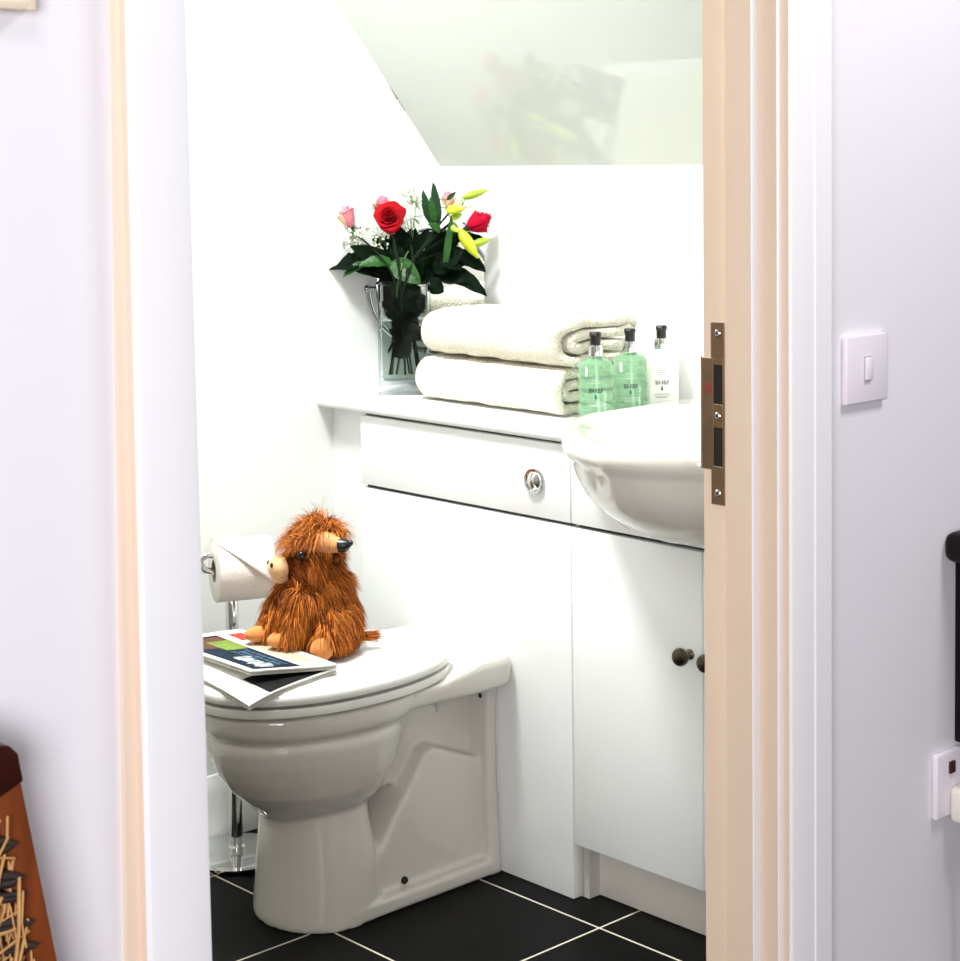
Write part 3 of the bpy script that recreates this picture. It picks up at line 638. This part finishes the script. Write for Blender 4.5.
# ================================================================== SOAP BOTTLES
def text_mb(s, size, sx_=1, bold=.0):
    cu = bpy.data.curves.new('txt', 'FONT'); cu.body = s; cu.size = size; cu.align_x = 'CENTER'; cu.extrude = .00012; cu.offset = bold
    o = bpy.data.objects.new('txt', cu); COL.objects.link(o)
    dg = bpy.context.evaluated_depsgraph_get(); ev = o.evaluated_get(dg); me = ev.to_mesh()
    vs = [V((v.co.x * sx_, v.co.y, v.co.z)) for v in me.vertices]; fs = [list(p.vertices) for p in me.polygons]; ev.to_mesh_clear()
    bpy.data.objects.remove(o); bpy.data.curves.remove(cu)
    return vs, fs
def bottle(label, x, y, body, green):
    z0 = WT1 + .0008; rz = radians(-37)
    t = thing('soap_bottle', label, 'soap bottle', (x, y, z0), rz, 'pump bottles beside the washbasin')
    mtx = WM[t.name]
    def sec(w, d, z, e=4.2):
        pts = []
        for k in range(48):
            a = 2 * pi * k / 48; c, s_ = cos(a), sin(a)
            pts.append(mtx @ V(((abs(c) ** (2 / e)) * (1 if c > 0 else -1) * w, (abs(s_) ** (2 / e)) * (1 if s_ > 0 else -1) * d, z)))
        return pts
    W, D = .0312, .0190
    prof = [(W - .005, D - .005, 0), (W - .001, D - .001, .0025), (W, D, .007), (W, D, .094), (W - .0012, D - .0008, .100), (W - .005, D - .0035, .105), (W - .012, D - .007, .108), (.0145, .0105, .1095), (.0130, .0130, .1105), (.0130, .0130, .114)]
    obj('bottle', MB().loft([sec(a, b, z, 4.2 if z < .107 else 2.2) for a, b, z in prof]), body, t, smooth=40)
    c0 = mtx @ V((0, 0, .1142))
    obj('collar', MB().lathe([(.0005, 0), (.0138, 0), (.0140, .001), (.0136, .0185), (.0125, .0195), (.0005, .0195)], c0, n=32), chrome, t)
    pm = MB().lathe([(.0005, .0196), (.0095, .0196), (.0095, .034), (.0105, .0355), (.0112, .040), (.0095, .0435), (.0005, .0445)], c0, n=28)
    hd = mtx.to_3x3() @ V((-.35, -.93, 0))
    pm.tube([c0 + V((0, 0, .040)), c0 + V((0, 0, .0402)) + hd * .012, c0 + V((0, 0, .0375)) + hd * .019], [.0046, .0042, .0035], 12)
    obj('pump_head', pm, black_pl, t)
    if green: obj('pump_tube', MB().tube([mtx @ V((0, 0, .11)), mtx @ V((.002, .004, .06)), mtx @ V((.006, .004, .01))], .0025, 8), mat('pale_pump_tube', (.80, .92, .84), .3, var=.02), t)
    def front(vs, fs, ox, oz): return MB().add([mtx @ V((v.x + ox, -D - .0003 - v.z, v.y + oz)) for v in vs], fs)
    vs, fs = text_mb('SEA KELP', .0105, .60, .00022)
    lab = front(vs, fs, -.003, .0485); obj('label_text', lab, ink, t, smooth=0)
    dp = MB(); pts = [(0, .0065), (.0018, .002), (.0022, -.001), (.0015, -.0032), (0, -.004), (-.0015, -.0032), (-.0022, -.001), (-.0018, .002)]
    dp.add([mtx @ V((a - .003, -D - .0006, b + .0405)) for a, b in pts], [list(range(8))]); obj('label_drop', dp, mat('teal_ink', (.0, .16, .2), .5, var=.1), t, smooth=0)
    for zz, hw in ((.0300, .0150), (.0262, .0150), (.0235, .0110), (.0660, .0085), (.0705, .0065), (.0750, .0085)):
        ln = MB().add([mtx @ V((a - .003, -D - .0005, b)) for a, b in ((-hw, zz), (hw, zz), (hw, zz + .0008), (-hw, zz + .0008))], [[0, 1, 2, 3]])
        obj('label_line', ln, ink if not green else ink_pale, t, smooth=0)
bottle('green soap bottle with black pump, leftmost of the pump bottles, closest to the towels', 2.394, 2.324, soap, True)
bottle('green soap bottle with black pump, between the other green bottle and the white one', 2.486, 2.324, soap, True)
bottle('white lotion bottle with black pump, nearest the back wall', 2.566, 2.318, lotion, False)

# ================================================================== NEWSPAPERS
def page(name, label, Np, Ep, Bp, thick, layers, droop, seed, front):
    Np, Ep, Bp = V(Np), V(Ep), V(Bp); Lp = Np + (Bp - Ep)
    rx = (Ep - Np); rz = atan2(rx.y, rx.x)
    t = thing(name, label, 'newspaper', (Np.x, Np.y, Np.z), rz, 'newspapers on the toilet lid')
    def srf(u, v, h=0):     # u: N->E, v: N->L
        p = Np + (Ep - Np) * u + (Lp - Np) * v
        d = droop * (1 - u) ** 3 * (1 - v) ** 2
        return V((p.x, p.y, p.z - d + h + .0015 * sin(u * 4 + v * 3 + seed)))
    mb = MB()
    for k in range(layers):
        h0 = thick * k / layers; h1 = thick * (k + .78) / layers; g = .004 * random.uniform(0, 1) * (k < layers - 1)
        nu, nv = 14, 16
        topf = lambda u, v: srf(lerp(g / .15, 1 - .2 * g, u), lerp(g / .3, 1 - g / .3, v), h1); botf = lambda u, v: srf(lerp(g / .15, 1 - .2 * g, u), lerp(g / .3, 1 - g / .3, v), h0)
        a = MB().grid(topf, nu, nv); b = MB().grid(botf, nu, nv); w = nu + 1
        n0 = len(a.v); vs = a.v + b.v; fs = a.f + [[n0 + i for i in f][::-1] for f in b.f]
        edge = [i for i in range(w)] + [j * w + nu for j in range(1, nv + 1)] + [nv * w + i for i in range(nu - 1, -1, -1)] + [j * w for j in range(nv - 1, 0, -1)]
        mb.add(vs, fs, 0)
        mb.add([vs[i] for i in edge] + [vs[n0 + i] for i in edge], [[i, (i + 1) % len(edge), len(edge) + (i + 1) % len(edge), len(edge) + i] for i in range(len(edge))], 1 if k < layers - 1 else 0)
    obj('pages', mb, [paper, paper_dim], t, smooth=40)
    def patch(nm, u0, u1, v0, v1, m_, h=.0004, skew=0, **k):
        obj(nm, MB().grid(lambda u, v: srf(lerp(u0, u1, u) + skew * (v - .5), lerp(v0, v1, v), thick + h), 10, 10), m_, t, smooth=180, **k)
    if not front:
        patch('printed_picture', .24, .985, .012, .30, print_black, label='black printed picture along the near edge')
    if front:
        patch('cover_panel', .07, .62, .035, .92, print_navy, label='navy cover photo panel')
        patch('cover_picture', .12, .60, .62, .88, print_brown, .0007)
        patch('cover_picture', .34, .60, .55, .78, print_green, .0010)
        patch('masthead_block', .74, .90, .74, .90, print_red, label='red masthead block')
        patch('headline', .925, .975, .66, .90, print_dark)
        patch('side_picture', .68, .92, .12, .68, print_tan)
        patch('side_column', .72, .90, .03, .07, paper_dim)
        wl = MB(); rnd = random.Random(3)
        def blob(u0, u1, v0, v1, h, mi):
            wl.grid(lambda u, v: srf(lerp(u0, u1, u), lerp(v0, v1, v), thick + h), 3, 3, mi)
        # broken smears of white and blue lettering, too blurred to read
        v = .06
        while v < .34:
            w = rnd.uniform(.010, .022)
            k0 = rnd.uniform(.15, .20); blob(k0, k0 + rnd.uniform(.12, .22), v, v + w, .0011, 0)
            if rnd.random() < .6: blob(k0 + .04, k0 + .075, v + w, v + w + .02, .0011, 0)
            v += w + rnd.uniform(.006, .016)
        for rowu in (.34, .42, .50):
            v = .10
            while v < .50:
                w = rnd.uniform(.008, .02)
                blob(rowu, rowu + rnd.uniform(.03, .055), v, v + w, .0011, 1); v += w + rnd.uniform(.006, .02)
        obj('cover_lettering', wl, [print_white, print_blue], t, smooth=0)
    return t
page('newspaper', 'folded newspaper with a plain edge, underneath the one with the navy cover', (1.712, 2.455, .4490), (1.921, 2.490, .4475), (1.950, 2.800, .4475), .0100, 4, .017, 2, False)
page('newspaper', 'folded newspaper with navy cover picture and red block, on top of the other', (1.764, 2.522, .4640), (1.912, 2.478, .4605), (1.930, 2.792, .4590), .0085, 4, -.003, 1, True)

# ================================================================== PLUSH HIGHLAND COW
cb = V((1.985, 2.640, .4475))
cf = V((-.93, .36, 0)).normalized(); cl = V((-cf.y, cf.x, 0)) ; cl = V((-.36, -.93, 0)).normalized()
crz = atan2(cf.y, cf.x)
t = thing('plush_highland_cow', 'ginger shaggy plush highland cow sitting on the toilet lid', 'soft toy', cb, crz)
def C(a, b, z): return cb + cf * a + cl * b + V((0, 0, z))
# sitting body: fat low torso, neck, head; thick fore and hind legs
RM = M((cf, cl, V((0, 0, 1)))).transposed()
body = MB()
def el(a, b, z, ra_, rb_, rz_, n=24): body.ball(C(a, b, z), 1, n, scale=(ra_, rb_, rz_), mtx=RM)
el(-.015, 0, .060, .066, .070, .062); el(-.014, 0, .105, .052, .057, .056); el(-.006, .0, .145, .038, .044, .038)
el(.004, .0, .172, .047, .049, .042); el(.036, .0, .158, .030, .034, .028)
el(-.012, .0, .205, .034, .038, .030)
for sgn, fa, fbb in ((1, .066, .046), (-1, .090, -.004)):
    body.tube([C(.024, sgn * .034, .115), C(lerp(.024, fa, .6), lerp(sgn * .034, fbb, .6), .070), C(fa - .012, fbb, .036)], [.027, .024, .021], 16)
    body.tube([C(-.02, sgn * .050, .045), C(-.005, sgn * .066, .034), C(.004, sgn * .080, .028)], [.038, .033, .025], 16)
bo = remeshed('body', body, plush, t, .005, 6)
HX = -.014                       # the head sits a little back on the neck
obj('muzzle', MB().ball(C(.077 + HX, .003, .157), 1, 24, scale=(.0195, .0295, .0225), mtx=RM).ball(C(.076 + HX, .003, .142), 1, 20, scale=(.016, .023, .014), mtx=RM), peach, t, label='peach felt muzzle')
for sgn in (-1, 1): obj('nostril', MB().ball(C(.0938 + HX, .006 + sgn * .011, .165), 1, 10, scale=(.003, .0032, .0048), mtx=RM), black_pl, t)
obj('mouth', MB().tube([C(.0905 + HX, .003 + .0240 * q, .1475 - .003 * q * q) + cf * (-.012 * q * q) for q in (-1, -.5, 0, .5, 1)], .0012, 6), mat('dark_brown_thread', (.05, .015, .006), .8, var=.2), t)
for sgn in (-1, 1):
    obj('eye', MB().ball(C(.048 + HX, .002 + sgn * (.047 if sgn > 0 else .040), .186), .0074, 14), eye_m, t)
    pts = [C(.006 + HX, sgn * .036, .203), C(-.002 + HX, sgn * .052, .203), C(-.010 + HX, sgn * .061, .201), C(-.018 + HX, sgn * .068, .200)]
    ho = obj('horn', MB().tube(pts, [.0190, .0180, .0150, .0125], 18), horn_m, t, label='tan felt horn')
    obj('horn_tip', MB().tube([C(-.0170 + HX, sgn * .0670, .2001), C(-.026 + HX, sgn * .0745, .2015), C(-.033 + HX, sgn * .079, .205)], [.0132, .0112, .005], 18).ball(C(-.0332 + HX, sgn * .0792, .2053), .0052, 12), black_pl, ho, label='black horn tip')
    obj('ear', MB().ball(C(-.012 + HX, sgn * .058, .174), 1, 16, scale=(.008, .022, .012), mtx=RM), plush, t)
for (a, b, z, sc, in_) in ((.099, -.006, .0385, (.026, .0175, .0145), 0), (.074, .046, .0375, (.024, .0185, .0145), 0), (.012, .0915, .0235, (.021, .0105, .0215), 1), (.012, -.0915, .0235, (.021, .0105, .0215), 1)):
    obj('hoof', MB().ball(C(a, b, z), 1, 20, scale=sc, mtx=RM), pad_m, t, label='orange felt hoof')
# fur: tapering strands rooted on the body
def fur(points, seed):
    rnd = random.Random(seed); mb = MB(); V_ = mb.v; F = mb.f
    for (p, n, ln, g, bias, wd) in points:
        cl_ = N3.noise_vector(p * 38) * .55 + N3.noise_vector(p * 90) * .25
        d = (n * .55 + bias + cl_ + V((rnd.uniform(-1, 1), rnd.uniform(-1, 1), rnd.uniform(-1, 1))) * .16).normalized()
        side = d.cross(V((rnd.uniform(-1, 1), rnd.uniform(-1, 1), rnd.uniform(-1, 1)))).normalized(); q = p - n * .002; L = ln * rnd.uniform(.65, 1.2); o = len(V_); seg = 4
        for k in range(seg + 1):
            w = wd * (1 - (k / seg) ** 1.6) + .00012
            V_.append(q - side * w); V_.append(q + side * w)
            d = (d + V((0, 0, -1)) * g + bias * .2 + cl_ * .12 + V((rnd.uniform(-1, 1), rnd.uniform(-1, 1), rnd.uniform(-1, 1))) * .10).normalized(); q = q + d * (L / seg)
            q.z = max(q.z, cb.z + .003)
        for k in range(seg): F.append([o + 2 * k, o + 2 * k + 1, o + 2 * k + 3, o + 2 * k + 2])
    mb.mi = [0] * len(F)
    return mb
pts = []; me = bo.data; rnd = random.Random(5)
polys = list(me.polygons); inv = WM[bo.name]; tot = sum(p.area for p in polys); NF = 36000
for p in polys:
    e = NF * p.area / tot; cnt = int(e) + (rnd.random() < e - int(e))
    if not cnt: continue
    n = (inv.to_3x3() @ p.normal).normalized(); c = inv @ p.center; lc = c - cb
    a, b, z = lc.dot(cf), lc.dot(cl), lc.z
    if a > .048 and z > .13 and n.dot(cf) > .35: continue              # bare muzzle
    if (c - C(.046, .044, .186)).length < .0095: continue               # the eye shows through the fringe
    for _ in range(cnt):
        q = c + V((rnd.uniform(-1, 1), rnd.uniform(-1, 1), rnd.uniform(-1, 1))) * .0022
        if z > .198:                                                    # forelock: rises, then falls forward and to the sides
            pts.append((q, n, .046 if z < .228 else .038, .55, V((0, 0, .16)) + cf * .10 - cl * .03, .0008))
        elif z > .135 and a > .02:
            pts.append((q, n, .024, .22, -cf * .75 + V((0, 0, -.22)) + V((0, 0, -.05)), .0007))
        elif z > .125:
            pts.append((q, n, .036, .30, -cf * .25 + V((0, 0, -.35)), .0007))
        elif z < .045 and (a > .045 or abs(b) > .07):
            pts.append((q, n, .016, .25, V((0, 0, -.1)), .0006))
        else:
            pts.append((q, n, .036, .38, V((0, 0, -.5)), .0008))
# tail tuft on the lid behind
for k in range(160):
    q = C(-.085 + rnd.uniform(-.008, .008), .030 + rnd.uniform(-.006, .006), .022 + rnd.uniform(-.006, .006)); pts.append((q, (-cf + cl * .6).normalized(), .030, .05, -cf * .5 + cl * .3, .0010))
obj('fur', fur(pts, 9), fur_m, t, smooth=180, fix=False)
obj('tail', MB().tube([C(-.060, .020, .03), C(-.078, .028, .026), C(-.092, .034, .022)], [.010, .009, .005], 10), plush, t)

# ================================================================== DOORWAY HARDWARE
t = thing('strike_plate', 'brown metal lock strike plate screwed into the right door lining', 'strike plate', (OX1, 1.44, 1.02))
xs = OX1 - .0016
def yz_plate(mb, y0, y1, z0, z1): mb.box((xs, y0, z0), (OX1 + .0, y1, z1), .0003, seg=1)
pl = MB()
P0, P1 = 1.4245, 1.4455         # narrow run; the middle reaches the far edge and curls round it
HZ = [(.9555, 1.0025), (1.0310, 1.0790)]
for a, b in ((.9090, .9510), (1.0865, 1.1305)): yz_plate(pl, P0, P1, a, b)
PH0, PH1 = 1.4275, 1.4420
yz_plate(pl, PH1, 1.4590, .9510, 1.0865); yz_plate(pl, P0, PH0, .9510, 1.0865)
for a, b in ((.9510, .9555), (1.0025, 1.0310), (1.0790, 1.0865)): yz_plate(pl, PH0, PH1, a, b)
pl.grid(lambda u, v: V((xs + .010 * (1 - cos(u * pi / 2)), 1.4590 + .0075 * sin(u * pi / 2), lerp(.9510, 1.0865, v))), 8, 1)
obj('plate', pl, brass, t, smooth=30)
for a, b in HZ: obj('bolt_pocket', MB().box((OX1 - .0006, PH0 - .0002, a - .0002), (OX1 + .0008, PH1 + .0002, b + .0002)), pocket_m, t, smooth=0)
for z in (.923, 1.017, 1.117):
    s_ = obj('screw', MB().lathe([(.0004, -.0012), (.0034, -.0012), (.0046, -.0003), (.0048, .001)], (xs, 1.4350, z), (1, 0, 0), 18), chrome, t)
    obj('screw_recess', MB().box((xs - .0015, 1.4328, z - .0006), (xs - .0010, 1.4372, z + .0006)).box((xs - .0015, 1.4344, z - .0022), (xs - .0010, 1.4356, z + .0022)), pocket_m, s_, smooth=0)
obj('paint_mark', MB().box((xs - .0003, 1.4440, 1.044), (xs, 1.4575, 1.056)), red_mark, t, smooth=0, label='red mark')

# light switch
swc = V((1.872, WY, 1.030 + .0))
sy = WY
t = thing('light_switch', 'white square wall light switch with small rocker, right of the door frame', 'light switch', (1.857, WY, 1.047))
SW0, SW1, SZ0, SZ1 = 1.8225, 1.9085, 1.0235, 1.1085
obj('plate', MB().box((SW0, WY - .0085, SZ0), (SW1, WY - .0003, SZ1), .0028, seg=3), plastic_w, t)
rk = obj('rocker', MB().box((1.8655 - .0065, WY - .0125, 1.066 - .014), (1.8655 + .0065, WY - .0080, 1.066 + .014), .0015), plastic_w, t)
obj('rocker_surround', MB().box((1.8655 - .0078, WY - .0092, 1.066 - .0155), (1.8655 + .0078, WY - .0083, 1.066 + .0155), .0003, seg=1), mat('grey_switch_gap', (.50, .44, .48), .5, var=.1), t, smooth=0)
# socket with plug
def hall_pt(x, y):       # a point of the hall wall seen at x, y
    d = fw + rt * ((x - CX) / F_) - up * ((y - CY) / F_); k = (WY - .006 - EYE.y) / d.y; return EYE + d * k
s0 = hall_pt(935, 756); s1 = hall_pt(935, 821)
t = thing('wall_socket', 'white wall power socket low on the right, with a cream plug in it', 'socket', (s0.x + .07, WY, (s0.z + s1.z) / 2))
obj('plate', MB().box((s0.x, WY - .0095, s1.z), (s0.x + .146, WY - .0003, s0.z), .003, seg=3), plastic_w, t)
rp2 = hall_pt(949, 766); obj('rocker', MB().box((rp2.x - .006, WY - .0130, rp2.z - .008), (rp2.x + .006, WY - .0090, rp2.z + .008), .001), mat('black_red_rocker', (.05, .01, .01), .4, var=.3), t, label='dark red rocker')
pg = hall_pt(962, 795)
t = thing('power_plug', 'cream power plug pushed into the wall socket, with a black cable', 'plug', (pg.x, WY - .03, pg.z))
px0 = hall_pt(946, 795).x
obj('plug_body', MB().box((px0, WY - .042, pg.z - .026), (px0 + .048, WY - .0100, pg.z + .022), .007, seg=3), plug_w, t)
obj('cable', MB().tube([(px0 + .020, WY - .028, pg.z - .024), (px0 + .020, WY - .028, pg.z - .06), (px0 + .024, WY - .026, pg.z - .15), (px0 + .030, WY - .024, pg.z - .30), (px0 + .05, WY - .02, pg.z - .40), (px0 + .1, WY - .02, pg.z - .47)], .0045, 10), black_pl, t)

# dark furniture at the right edge
def bpY(x, y, Yv):
    d = fw + rt * ((x - CX) / F_) - up * ((y - CY) / F_); return EYE + d * ((Yv - EYE.y) / d.y)
q0 = bpY(941, 532, WY - .0005); q1 = bpY(953, 742, WY - .0005)
t = thing('wall_hung_cabinet', 'dark wood wall-hung cabinet just entering the right edge above the socket', 'cabinet', (q0.x + .3, 1.24, q1.z))
obj('cabinet_top', MB().box((q0.x, 1.14, q0.z - .040), (q0.x + .7, WY - .0005, q0.z), .014, seg=4), dark_wood, t)
obj('cabinet_body', MB().box((q1.x + .002, 1.16, q1.z), (q0.x + .68, WY - .0005, q0.z - .0395), .003), dark_wood, t)

# picture frame, upper left
f0 = bpY(33, 11, WY - .012)
t = thing('picture_frame', 'pale wood picture frame, its lower right corner showing at the top left', 'picture', (f0.x - .2, WY, f0.z + .25))
fb = MB(); fw_, fh_ = .40, .5; b_ = .0075
for lo, hi in (((f0.x - b_, f0.z), (f0.x, f0.z + fh_)), ((f0.x - fw_, f0.z), (f0.x - fw_ + b_, f0.z + fh_)), ((f0.x - fw_ + b_, f0.z), (f0.x - b_, f0.z + b_)), ((f0.x - fw_ + b_, f0.z + fh_ - b_), (f0.x - b_, f0.z + fh_))):
    fb.box((lo[0], WY - .018, lo[1]), (hi[0], WY - .0004, hi[1]), .001)
obj('frame', fb, pale_wood, t); obj('mount', MB().box((f0.x - fw_ + b_ + .0005, WY - .008, f0.z + b_ + .0005), (f0.x - b_ - .0005, WY - .001, f0.z + fh_ - b_ - .0005)), mount, t, smooth=0)

# dark wood frame with woven straw, lower left
YP = 1.305
a0 = bpY(14, 742, YP - .011); a1 = bpY(58.5, 961, YP - .011)
sl_ = (a1.x - a0.x) / (a1.z - a0.z)             # lean of the post
def px_(z, off=0): return a0.x + (z - a0.z) * sl_ + off
mid = a0.x - .20
t = thing('woven_frame', 'brown wooden frame filled with tangled straw strands, at the lower left', 'wicker frame', (mid, YP, 0))
def post(name, sgn, m_):
    def X(z, off): x = px_(z, off); return x if sgn > 0 else 2 * mid - x
    zt = a0.z - .033; pw = .024
    poly = [(X(.001, 0), .001), (X(zt, 0), zt), (X(zt - .008, -pw), zt - .010), (X(.001, -pw), .001)]
    obj(name, MB().prism(poly if sgn > 0 else poly[::-1], YP - .010, YP + .012, 'xz', bev=.002), m_, t)
post('side_post', 1, brown_wood); post('side_post', -1, brown_wood)
zc = a0.z
capp = [(px_(zc - .032, .0012), zc - .0325), (px_(zc - .012, .001), zc - .010), (px_(zc, -.004), zc - .002), (px_(zc, -.010), zc), (px_(zc, -.016), zc + .001), (px_(zc, -.020), zc + .008), (px_(zc, -.03), zc + .016)]
capp += [(2 * mid - x, z) for x, z in capp[::-1]] + [(2 * mid - px_(zc - .04, -.026), zc - .0425), (px_(zc - .04, -.026), zc - .0425)]
obj('top_rail', MB().prism(capp, YP - .012, YP + .014, 'xz', bev=.0015), dark_cap, t, label='dark varnished top rail')
wv = MB(); sw = MB(); rnd = random.Random(21)
xl = lambda z: 2 * mid - px_(z, -.022); xr = lambda z: px_(z, -.0215)
obj('backing', MB().add([(xl(.2), YP + .006, .2), (xr(.2), YP + .006, .2), (xr(zc - .042), YP + .006, zc - .042), (xl(zc - .042), YP + .006, zc - .042), (xl(.2), YP + .009, .2), (xr(.2), YP + .009, .2), (xr(zc - .042), YP + .009, zc - .042), (xl(zc - .042), YP + .009, zc - .042)],
    [[0, 1, 2, 3], [7, 6, 5, 4], [0, 4, 5, 1], [1, 5, 6, 2], [2, 6, 7, 3], [3, 7, 4, 0]]), weave_dark, t, smooth=0)
for k in range(560):
    z = rnd.uniform(.22, zc - .05); x = rnd.uniform(xl(z), xr(z)) if rnd.random() < .45 else xr(z) - abs(rnd.gauss(0, .05)); x = max(x, xl(z)); a = rnd.choice([rnd.gauss(0, .3), rnd.gauss(pi / 2, .28), rnd.gauss(pi / 2, .25)]); L = rnd.uniform(.03, .085)
    d = V((cos(a), 0, sin(a))) * L / 2; c = V((x, YP + rnd.uniform(-.0165, .003), z)); bow = V((rnd.uniform(-.004, .004), rnd.uniform(-.004, 0), rnd.uniform(-.004, .004)))
    A, B = c - d, c + d
    if max(A.z, B.z) > zc - .045: continue
    for P in (A, B): P.x = max(xl(P.z), min(xr(P.z) + .002, P.x))
    sw.tube([A, (A + B) / 2 + bow, B], rnd.uniform(.0007, .0016), 5)
obj('straw_strands', sw, straw, t, kind='stuff')
for k in range(14):
    z = .26 + k * (zc - .32) / 13; wv.tube([V((lerp(xl(z), xr(z), q / 10), YP - .003 + .005 * (-1) ** q, z)) for q in range(11)], .0045, 6)
for k in range(26):
    z = .26 + k * (zc - .34) / 25 + rnd.uniform(-.006, .006); x = xr(z); r_ = rnd.uniform(.0015, .0035)
    wv.tube([V((x - .02, YP - .004, z - r_)), V((x - .004, YP - .011, z - r_)), V((x + .003, YP - .013, z)), V((x - .004, YP - .011, z + r_)), V((x - .02, YP - .004, z + r_))], rnd.uniform(.0032, .0048), 8)
obj('dark_weave', wv, weave_dark, t)

# ================================================================== LIGHT
def area(name, loc, target, size, power, col, sy_=None):
    ld = bpy.data.lights.new(name, 'AREA'); ld.energy = power; ld.color = col; ld.shape = 'RECTANGLE' if sy_ else 'DISK'; ld.size = size
    if sy_: ld.size_y = sy_
    o = bpy.data.objects.new(name, ld); COL.objects.link(o); o.location = loc
    o.rotation_euler = (V(target) - V(loc)).to_track_quat('-Z', 'Y').to_euler(); return o
area('bathroom_ceiling_light', (1.67, 2.52, 2.275), (1.72, 2.53, 0), .34, 47, (.97, 1.0, .97))
area('hall_fill_light', (-1.15, -.75, 1.35), (1.1, 1.3, 1.0), 1.2, 78, (.98, .97, 1.0), 1.2)  # soft fill added behind the viewer, no window is known there
area('hall_top_fill_light', (1.95, .55, 2.38), (1.98, .75, 0), .5, 20, (1.0, .97, .98))  # unseen fill added to brighten the upper right hall wall
area('hall_top_fill_light', (.20, .62, 2.38), (.22, .82, 0), .5, 6, (1.0, .985, 1.0))  # unseen fill added to brighten the left hall wall
W = bpy.data.worlds.new('world'); S.world = W; W.use_nodes = True
bg = W.node_tree.nodes['Background']; bg.inputs[0].default_value = (.95, .93, 1.0, 1); bg.inputs[1].default_value = .22
vsn = S.view_settings; S.display_settings.display_device = 'sRGB'
vsn.view_transform = 'Standard'; vsn.look = 'None'; vsn.gamma = 1; vsn.use_curve_mapping = False; vsn.exposure = 0.0
S.cycles.use_denoising = True
